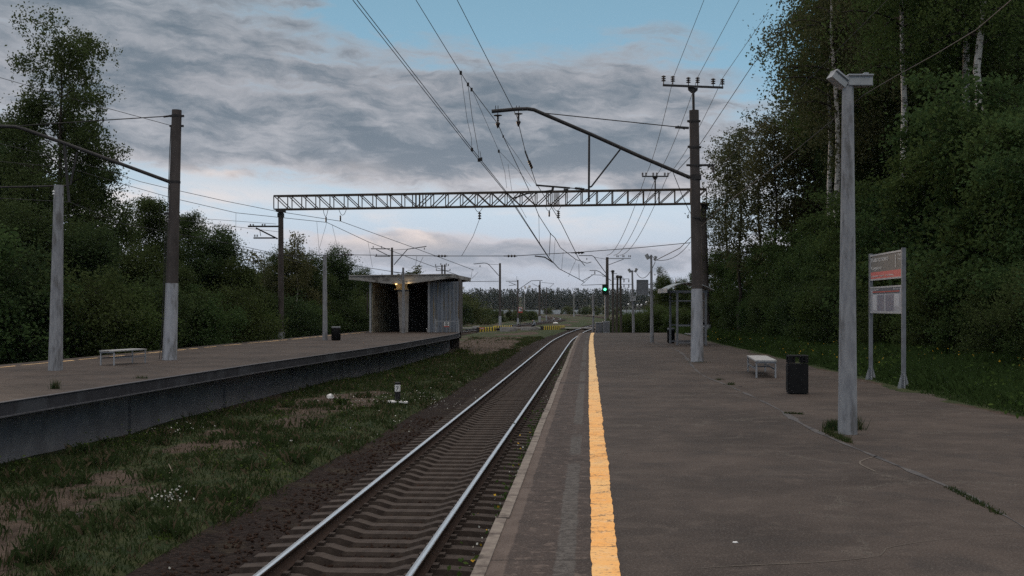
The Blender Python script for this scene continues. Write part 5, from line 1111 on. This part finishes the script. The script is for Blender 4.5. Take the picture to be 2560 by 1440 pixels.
NAMES = dict(big_birch='birch_tree', birch_a='birch_tree', birch_b='birch_tree', birch_small='birch_tree', broad_a='leafy_tree', broad_b='leafy_tree', broad_c='leafy_tree', maple='maple_tree', shrub_a='shrub', shrub_b='shrub', aspen='aspen_tree', sapling='sapling', low_bush='shrub', far_tree='leafy_tree')
rv = random.Random(77)
def plant(kind, px, Y, ytop=None, H=None, wide=1., label='', group=None, z=None, cat=None):
    x = (px-CX)*Y/F; z = float(gheight(np.array(x), np.array(float(Y)))) if z is None else z
    H = H or (HZ-ytop)*Y/F+CH-z; s_ = H/HT[kind]
    o = thing(NAMES[kind], label, cat or ('shrub' if 'bush' in kind or 'shrub' in kind else 'tree'), (x, Y, z), group)
    o.rotation_euler = (0, 0, rv.uniform(0, 6.28)); ws = s_*wide if wide < 5 else wide
    o.scale = (ws, ws, s_)
    link('trunk', PR[kind][0], o); link('crown', PR[kind][1], o); return o
# ---- left side, beyond the island platform
GL_ = 'trees beyond the left platform'
plant('big_birch', 140, 52, 112, label='tallest tree at left, a ragged birch with drooping twigs', group=GL_)
for a in (('broad_b', -40, 54, 395, 1.1, 'dark tree cut by the left edge of the photo below the tall birch'), ('broad_b', 45, 57, 330, 1., 'dark tree filling in behind the lower left of the tall birch'), ('broad_b', 225, 56, 440, 1.05, 'dark tree right of the tall birch trunk'), ('broad_a', 70, 46, 560, 1.2, 'dense low tree behind the plain left lamp post'), ('broad_a', 215, 47, 610, 1.15, 'dense low tree behind the left bench'), ('broad_a', 330, 50, 655, 1.1, 'dense low tree just left of the island mast'),
          ('broad_b', 375, 62, 520, 1.05, 'rounded tree rising behind the left mast'), ('broad_b', 470, 66, 555, 1.0, 'rounded tree right of the left mast'), ('broad_a', 535, 63, 610, 1.15, 'dense tree below the leaning branch right of the left mast'), ('birch_small', 560, 68, 570, 1.0, 'birch with a branch leaning right, between the left mast and gantry'), ('broad_a', 440, 53, 690, 1.1, 'low dark tree behind the foot of the left mast'),
          ('broad_a', 600, 62, 680, 1.1, 'low dark tree halfway between left mast and gantry post'), ('sapling', 632, 74, 640, 1.2, 'spindly young tree left of the gantry post'), ('birch_small', 660, 77, 650, 1.2, 'smaller birch just left of the gantry post'), ('birch_small', 742, 78, 585, 1.1, 'pointed birch just right of the left gantry post'), ('broad_a', 700, 80, 650, 1.1, 'dark tree behind the left gantry post'), ('broad_a', 775, 82, 660, 1.0, 'dark tree below the pointed birch'),
          ('broad_a', 845, 86, 650, .9, 'dark green tree directly left of the concrete shelter'), ('broad_a', 905, 112, 690, .9, 'tree seen in the gap beside the shelter corner'), ('broad_a', 660, 70, 745, 1.1, 'low dark tree at the left foot of the gantry post'), ('broad_a', 1000, 190, 720, 1.2, 'tree mostly hidden behind the concrete shelter')):
    plant(a[0], a[1], a[2], a[3], wide=1, label=a[5], group=GL_).scale[0] *= a[4]
o_ = plant('sapling', 1046, 83, 672, label='small sprouting tree showing above the concrete shelter roof', group=GL_)
for i, (px, Y, yt) in enumerate(((-120, 40, 600), (-20, 41, 700), (100, 42, 735), (190, 43, 745), (290, 45, 745), (365, 48, 760), (500, 53, 752), (570, 58, 765), (640, 64, 772), (730, 72, 778), (790, 76, 775), (870, 84, 780), (560, 70, 725), (630, 80, 725), (300, 60, 690), (150, 62, 650), (20, 60, 640), (700, 95, 735), (800, 100, 735), (905, 92, 772))):
    plant(('shrub_a', 'shrub_b')[i % 2], px, Y, yt, label='dark bush in the thicket along the far edge of the left platform', group='bushes along the left platform')
# ---- woods on the right
GR_ = 'trees of the wood on the right'
for a in (('birch_b', 2100, 47, -160, .9, 'birch with hanging twigs at the left front of the right hand wood'), ('birch_a', 2072, 50, -40, 1.0, 'birch whose white trunk rises left of the near lamp post'), ('birch_a', 2268, 40, -260, 1.0, 'birch with the clearest bare white trunk, above the station sign'), ('birch_a', 2446, 37, -420, 1.0, 'thick birch trunk at the upper right corner'), ('birch_a', 2422, 39, -380, 1.0, 'thinner birch trunk left of the thick one at upper right'),
          ('broad_c', 2150, 54, -150, 1.0, 'tall dark tree behind the near lamp post'), ('broad_c', 2200, 54, -150, 1.1, 'tall dark tree between lamp post and clearest birch'), ('broad_c', 2340, 54, -200, 1.15, 'tall dark tree right of the clearest birch'), ('broad_c', 2450, 50, -250, 1.15, 'tall dark tree behind the thick birch trunk'), ('broad_c', 2570, 48, -280, 1.2, 'tall dark tree at the right edge of the photo'), ('broad_c', 2680, 42, -300, 1.2, 'tall dark tree whose crown enters at the far right edge'),
          ('broad_b', 2390, 46, 100, 1.15, 'broad maple like tree right of the clearest birch trunk'), ('broad_b', 2570, 40, 200, 1.1, 'broad dark tree below the thick birch trunk'), ('broad_b', 2190, 49, 330, 1.05, 'mid height dark tree behind the station sign'), ('broad_b', 2310, 49, 200, 1.1, 'mid height dark tree above the station sign'), ('broad_b', 2100, 60, 250, .8, 'mid height dark tree left of the near lamp post'), ('broad_b', 2640, 36, 220, 1.1, 'broad dark tree cut by the right edge'),
          ('aspen', 1815, 66, 365, 1.15, 'leftmost thin aspen at the wood edge, pale leaves against the sky'), ('aspen', 1850, 60, 340, 1.2, 'thin aspen second from the wood edge'), ('aspen', 1895, 58, 300, 1.2, 'tallest thin aspen with a silvery top'), ('aspen', 1940, 56, 310, 1.25, 'thin aspen left of the white birch trunk'), ('aspen', 1985, 60, 330, 1.25, 'thin aspen in the dim gap before the birches'), ('aspen', 2035, 58, 260, 1.3, 'thin aspen beside the hanging birch'), ('aspen', 1800, 84, 520, 1.2, 'low thin aspen behind the far gantry post'),
          ('broad_c', 2120, 74, 40, .9, 'tall dark tree deep behind the hanging birch'), ('broad_c', 2150, 68, -60, 1.1, 'tall dark tree deep behind the lamp post head'), ('broad_c', 2280, 60, -150, 1.2, 'tall dark tree deep behind the clearest birch'), ('broad_c', 2420, 56, -200, 1.2, 'tall dark tree deep behind the upper right birches'), ('broad_c', 2560, 52, -200, 1.2, 'tall dark tree deep at the right edge')):
    plant(a[0], a[1], a[2], a[3], label=a[5], group=GR_).scale[0] *= a[4]
for i, (px, Y, yt) in enumerate(((1800, 72, 650), (1840, 66, 655), (1885, 62, 630), (1935, 57, 640), (1985, 53, 600), (2035, 48, 610), (2090, 46, 610), (2150, 43, 520), (2210, 40.5, 480), (2262, 38, 480), (2425, 36.5, 320), (2480, 35.5, 330), (2500, 34, 240), (2530, 33, 330), (2600, 31, 330), (2690, 29, 360))):
    lab = ['green maple at the foot of the far gantry post', 'green maple below the leftmost aspen', 'green maple under the second and third aspens', 'green maple under the tallest aspens', 'green maple at the dim gap foot', 'green maple below the hanging birch', 'green maple left of the near lamp post', 'green maple right behind the near lamp post', 'green maple behind the name board', 'green maple just right of the station sign', 'tall green maple a little right of the station sign', 'green maple midway between station sign and right edge', 'green maple below the thick birch', 'green maple near the right edge', 'green maple cut by the right edge', 'lowest nearest green maple whose leaves enter at the right edge'][i]
    plant('maple', px, Y, yt, label=lab, group='maples at the front of the wood')
for i, (px, Y, yt) in enumerate(((1778, 76, 745), (1800, 70, 760), (1825, 66, 745), (1855, 61, 750), (1890, 57, 745), (1930, 52, 745), (1975, 48.5, 735), (2020, 46, 740), (2065, 43, 725), (2115, 41, 735), (2170, 38.5, 740), (2235, 36.5, 750), (2300, 34.5, 720), (2370, 33, 740), (2440, 31.5, 700), (2510, 29.5, 740), (2580, 28, 700), (2650, 25.5, 700), (2740, 22.5, 690))):
    plant(('shrub_a', 'shrub_b')[i % 2], px, Y, yt, label='leafy bush in the hedge between grass verge and wood', group='bushes along the grass verge')
# ---- beyond the end of the right platform
GE = 'trees beyond the platform end'
for a in (('birch_small', 1650, 118, 668, .9, 'thin birch poking up behind the passenger shelter'), ('broad_a', 1660, 108, 705, 1.0, 'round green tree left of the passenger shelter roof'), ('broad_a', 1702, 112, 712, 1.0, 'round green tree behind the passenger shelter'), ('broad_a', 1745, 118, 690, 1.1, 'green tree behind the near mast foot')):
    plant(a[0], a[1], a[2], a[3], label=a[5], group=GE).scale[0] *= a[4]
for i, (px, Y, yt) in enumerate(((1562, 92, 792), (1578, 88, 800), (1600, 94, 792), (1618, 90, 796), (1640, 92, 775), (1662, 90, 782), (1685, 88, 780), (1712, 86, 785), (1572, 120, 790), (1606, 125, 788), (1640, 122, 770), (1528, 100, 808))):
    plant(('shrub_a', 'shrub_b')[i % 2], px, Y, yt, label='green bush growing just past the right platform end', group='bushes past the right platform end')
# ---- distance: bushes and small trees between the tracks and the lake
rb = random.Random(5)
for i in range(96):
    px = rb.uniform(1150, 1350) if i < 34 else rb.uniform(1340, 1560); Y = rb.uniform(215, 330) if i < 34 else rb.uniform(360, 520)
    x = (px-CX)*Y/F
    if abs(x-TX(Y)) < 5 or abs(x-TX2(Y)) < 5: continue
    if i >= 34 and x < TX(Y)+4 and Y < 440: x = None
    yt = rb.uniform(777, 790) if i < 34 else rb.uniform(770, 784)
    if x is None: continue
    plant('low_bush' if rb.random() < .65 else 'far_tree', px, Y, yt, label='distant bush on the low ground between the tracks and the lake', group='distant bushes before the lake', cat='shrub')
for i, (px, Y, yt) in enumerate(((1160, 165, 762), (1180, 185, 768), (1205, 200, 778), (1225, 205, 776), (1150, 200, 752), (1172, 235, 756), (1268, 230, 784), (1285, 240, 786), (1325, 250, 785), (1338, 262, 788), (1310, 240, 788), (1242, 225, 782), (1140, 180, 750))):
    plant('low_bush' if i % 3 else 'far_tree', px, Y, yt, wide=1.25, label='green bush along the outside of the far track', group='bushes along the far track')
for i in range(26):
    px = -60+i*45+rb.uniform(-20, 20); Y = rb.uniform(150, 260); plant('far_tree', px, Y, rb.uniform(690, 740), wide=1.5, label='tree of the hazy row far behind the left platform trees', group='far row of trees on the left', cat='tree')
for i in range(14):
    px = 2080+i*42+rb.uniform(-20, 20); Y = rb.uniform(90, 130); plant('far_tree', px, Y, rb.uniform(420, 560), wide=1.1, label='dim tree deep inside the wood on the right', group='trees deep in the right wood', cat='tree')
# ---- the wood on the far shore: one mass
rng = np.random.default_rng(9); Cs = []; n = 4400
tx = rng.uniform(-900, 1000, n); ty = 1545+rng.random(n)**2.2*900; tz = gheight(tx, ty); th = rng.uniform(17.5, 22.5, n); tw = rng.uniform(2.5, 4.6, n); sp = rng.random(n) < .10
V = []; k_ = 60
for i in range(n):
    f_ = rng.random(k_); a_ = rng.uniform(0, 6.283, k_); rad = tw[i]*(np.where(sp[i], (1-f_)*.9+.06, np.sin(np.pi*np.clip(f_*.85+.12, 0, 1))**.6))*rng.uniform(.5, 1.05, k_)
    V.append(np.stack([tx[i]+np.cos(a_)*rad, ty[i]+np.sin(a_)*rad, tz[i]+th[i]*(.05+.95*f_)], 1))
fw = link('far_wood', leaves_mesh('far_wood', np.concatenate(V), 2.1, rng, M['leaf_far'], .2, .8)); struct(fw, 'stuff')
hs = bpy.data.materials.get('white_paint')
for i, (px, py, w_) in enumerate(((1157, 722, 7), (1324, 719, 5), (1313, 721, 4))):
    Yh = 1590; h0 = P(px, py, Yh); r1 = thing('house', ['long pale house on the wooded hill above the shelter roof', 'small pale house on the far wooded skyline', 'smaller far house left of the skyline house'][i], 'house', h0, 'houses on the far hill')
    obj('wall', MB().box(h0, (mpx(w_, Yh), 6, 2.4)), M['white'], r1); W2 = mpx(w_, Yh)/2
    obj('roof', MB().prism([h0+Vector((-W2-.3, -3.3, 1.2)), h0+Vector((-W2-.3, 3.3, 1.2)), h0+Vector((-W2-.3, 0, 3.0))], (2*W2+.6, 0, 0)), M['conc'], r1)

# ---- grass, weeds and flowers
def blades(name, X, Y_, Hh, W_, m_, rng, lean=.5):
    n = len(X); Z = gheight(X, Y_)-.02; a_ = rng.uniform(0, 6.283, n); la = rng.uniform(0, 6.283, n); ln = Hh*lean*rng.random(n)
    dx, dy = np.cos(a_)*W_/2, np.sin(a_)*W_/2; lx, ly = np.cos(la)*ln, np.sin(la)*ln
    V = np.stack([np.stack([X-dx, Y_-dy, Z], 1), np.stack([X+dx, Y_+dy, Z], 1), np.stack([X+dx*.6+lx*.35, Y_+dy*.6+ly*.35, Z+Hh*.6], 1), np.stack([X+lx, Y_+ly, Z+Hh*np.sqrt(np.maximum(.1, 1-(ln/Hh)**2))], 1)], 1).reshape(-1, 3)
    return npmesh(name, V, np.arange(n*4).reshape(-1, 4), m_, 4)
rng = np.random.default_rng(14)
n = 330000; X = rng.uniform(-10, 6, n); Y_ = 10+rng.random(n)**1.35*100
ok = (X > IN(Y_)-.35) & (X < TX(Y_)-2.0) & (rng.random(n) < cover(X, Y_)**1.3*.95+.03); ok &= (Y_ < 74) | (X > -9); X, Y_ = X[ok], Y_[ok]
cl = vnoise(X, Y_, .55, 71); Hh = (.05+.17*cl**2*rng.uniform(.4, 1.3, len(X))+.03*rng.random(len(X)))*(1+.5*np.exp(-((X-IN(Y_)-.4)/.5)**2)); 
g1 = blades('grass', X, Y_, Hh, rng.uniform(.008, .016, len(X))*(1+Y_/40), M['grass'], rng, .7); struct(link('grass', g1), 'stuff')
n = 11000; k = rng.integers(0, 120, n); cy_ = 11+rng.random(120)**1.4*45; cx_ = IN(cy_)+rng.random(120)*(TX(cy_)-2.6-IN(cy_)); rr_ = rng.uniform(.08, .32, 120); hh_ = rng.uniform(.10, .34, 120)
X = cx_[k]+rng.normal(size=n)*rr_[k]; Y_ = cy_[k]+rng.normal(size=n)*rr_[k]; Hh = hh_[k]*rng.uniform(.35, 1.1, n)
struct(link('grass', blades('grass', X, Y_, Hh, rng.uniform(.007, .013, n)*(1+Y_/45), M['grass'], rng, .8)), 'stuff')
n = 150000; Y_ = 13+rng.random(n)**1.3*66; X = XR(Y_)+rng.random(n)**1.15*9-.12; 
Hh = rng.uniform(.12, .42, n)*(.5+.8*vnoise(X, Y_, 1.2, 72))*np.clip((X-XR(Y_)+.25)*1.2, .25, 1); g2 = blades('grass', X, Y_, Hh*1.15, rng.uniform(.010, .02, n)*(1+Y_/50), M['verge_grass'], rng, .75); struct(link('grass', g2), 'stuff')
def leafclumps(name, cx, cy, rad, hgt, cnt, size, m_, rng, zf=gheight):
    C = []
    for x, y, r_, h_ in zip(cx, cy, rad, hgt):
        k = int(cnt*rng.uniform(.6, 1.4)); q = rng.normal(size=(k, 3))*np.array([r_, r_, 0]); z0 = zf(np.array(x), np.array(y)); q += np.array([x, y, z0]); q[:, 2] += np.abs(rng.normal(size=k))*h_*.5; C.append(q)
    return leaves_mesh(name, np.concatenate(C), size, rng, m_, .0)
# broad-leaved weeds: under the hedge, on the verge, by the wall, along the platform edge
n = 420; y = rng.uniform(15, 72, n); x = XR(y)+rng.random(n)*6; struct(link('weeds', leafclumps('weeds', x, y, rng.uniform(.08, .25, n), rng.uniform(.15, .5, n), 34, .085, M['weed'], rng)), 'stuff')
n = 190; y = rng.uniform(14, 74, n)
x = np.where(rng.random(n) < .6, IN(y)-.2+rng.random(n)*.9, TX(y)-2.4-rng.random(n)*3.4); struct(link('weeds', leafclumps('weeds', x, y, rng.uniform(.05, .16, n), rng.uniform(.1, .35, n), 26, .06, M['weed'], rng)), 'stuff')
n = 120; y = np.concatenate([7+rng.random(80)**1.2*24, rng.uniform(31, 70, 40)]); x = XL(y)-.06-rng.random(n)*.22; den = vnoise(y, y*0, 1.6, 77) > .42; x, y = x[den], y[den]
struct(link('weeds', leafclumps('weeds', x, y, np.full(len(x), .07), rng.uniform(.15, .8, len(x)), 34, .05, M['weed'], rng, lambda a, c: -.75+0*a)), 'stuff')
def flowers(name, X, Y_, Z, s_, m_): C = np.stack([X, Y_, Z], 1); return struct(link(name, leaves_mesh(name, C, s_, rng, m_, 0, .95)), 'stuff')
n = 1100; y = 14+rng.random(n)**1.2*52; x = XR(y)+.05+rng.random(n)*5.2; k = (vnoise(x, y, 1.4, 81) > .45); x, y = x[k], y[k]; flowers('yellow_flowers', x, y, gheight(x, y)+rng.uniform(.10, .40, len(x)), .045, M['petal_y'])
def wf(px, py, sp_, k, hz=.12): q = gpt(px, py); return q.x+rng.normal(size=k)*sp_, q.y+rng.normal(size=k)*sp_*2.2
ps = [wf(422, 1262, .14, 70), wf(1090, 1000, .5, 130), wf(920, 1010, .6, 70), wf(400, 1090, .3, 25), wf(480, 1085, .25, 25), wf(1000, 1060, .8, 40), wf(545, 1378, .1, 25), wf(480, 1400, .12, 20), wf(1180, 960, .8, 60)]
x = np.concatenate([p[0] for p in ps]); y = np.concatenate([p[1] for p in ps]); flowers('white_flowers', x, y, gheight(x, y)+rng.uniform(.06, .2, len(x)), .034, M['petal_w'])
n = 420; y = 7+rng.random(n)**1.3*26; x = XL(y)-.03-rng.random(n)*.16; k = vnoise(y, y*0, 1.1, 83) > .5; x, y = x[k], y[k]; flowers('white_flowers', x, y, rng.uniform(-.6, .0, len(x)), .022, M['petal_w'])
n = 34; y = 9+rng.random(n)*7; x = XL(y)-.05-rng.random(n)*.2; flowers('yellow_flowers', x, y, rng.uniform(-.55, -.05, n), .03, M['petal_y'])
# tufts growing from the joint and at the lamp foot
def tuft(label, px, py, n_, sx, sy, h_, px1=None, py1=None, name='grass_tuft'):
    q = G(px, py); q1 = G(px1 or px, py1 or py); f_ = rng.random(n_); X = q.x+(q1.x-q.x)*f_+rng.normal(size=n_)*sx; Y2 = q.y+(q1.y-q.y)*f_+rng.normal(size=n_)*sy; Hh = rng.uniform(.4, 1.2, n_)*h_
    a_ = rng.uniform(0, 6.283, n_); ln = Hh*.6*rng.random(n_); la = rng.uniform(0, 6.283, n_); w2 = rng.uniform(.004, .009, n_)
    V = np.stack([np.stack([X-np.cos(a_)*w2, Y2-np.sin(a_)*w2, 0*X-.002], 1), np.stack([X+np.cos(a_)*w2, Y2+np.sin(a_)*w2, 0*X-.002], 1), np.stack([X+np.cos(la)*ln, Y2+np.sin(la)*ln, Hh], 1)], 1).reshape(-1, 3)
    return tag(link(name, npmesh(name, V, np.arange(n_*3).reshape(-1, 3), M['grass'], 3)), label, 'grass tuft', 'grass tufts on the platform')
tuft('thick grass tuft at the left foot of the near lamp post', 2086, 1074, 800, .05, .10, .13)
tuft('grass tuft along the joint just below the near lamp post', 2060, 1078, 420, .03, .04, .07, 2125, 1108)
tuft('sparse grass at the right foot of the near lamp post', 2140, 1072, 160, .04, .1, .17)
tuft('flat grass patch on the joint between bin and lamp post', 1962, 1034, 220, .012, .02, .035, 2008, 1036)
tuft('small tuft at the joint below the white bench', 1825, 962, 90, .05, .05, .06)
tuft('small tuft on the joint left of the bench', 1798, 950, 60, .05, .05, .05)
tuft('grass at the front foot of the brown near mast', 1742, 906, 120, .18, .05, .04)
tuft('grassy crack at the right side of the platform joint', 2372, 1219, 420, .022, .022, .028, 2462, 1266)
tuft('lowest grassy crack at the far right of the joint', 2474, 1270, 130, .02, .02, .03, 2500, 1287)
tuft('green weed at the front edge of the left platform', 138, 972, 120, .04, .04, .2)
tuft('low green weed on the left platform below the mast', 352, 946, 60, .08, .05, .09)
# loose ballast stones near the camera
n = 6500; y = 9.5+rng.random(n)**1.5*22; sd_ = rng.uniform(-2.6, 1.9, n); x = TX(y)+sd_; s_ = rng.uniform(.015, .034, n); V = []; z = np.where(np.abs(sd_) < 1.5, -1.415, -1.40)
oc = np.array([(1, 0, 0), (0, 1, 0), (-1, 0, 0), (0, -1, 0), (0, 0, 1), (0, 0, -1)], float); of = np.array([(0, 1, 4), (1, 2, 4), (2, 3, 4), (3, 0, 4), (1, 0, 5), (2, 1, 5), (3, 2, 5), (0, 3, 5)])
J = oc[None]*rng.uniform(.6, 1.3, (n, 6, 1))*s_[:, None, None]+rng.normal(size=(n, 6, 3))*.006+np.stack([x, y, z+s_*.4], 1)[:, None]
struct(link('ballast_stones', npmesh('ballast_stones', J.reshape(-1, 3), (of[None]+6*np.arange(n)[:, None, None]).reshape(-1, 3), leafmat('stone_mix', (.013, .009, .008), (.046, .033, .028), 0.), 3)), 'stuff')

# ---- the air: thin haze that pales the far shore
hm = bpy.data.materials.new('haze'); hm.use_nodes = True; t = NT(hm.node_tree); t.n.clear()
pv_ = t.new('ShaderNodeVolumePrincipled'); pv_.inputs['Color'].default_value = (.80, .86, .95, 1); pv_.inputs['Density'].default_value = .000032
t.l.new(pv_.outputs[0], t.new('ShaderNodeOutputMaterial').inputs['Volume'])
struct(obj('haze', MB().box((0, 1800, 27), (5200, 3960, 66)), hm), 'stuff')
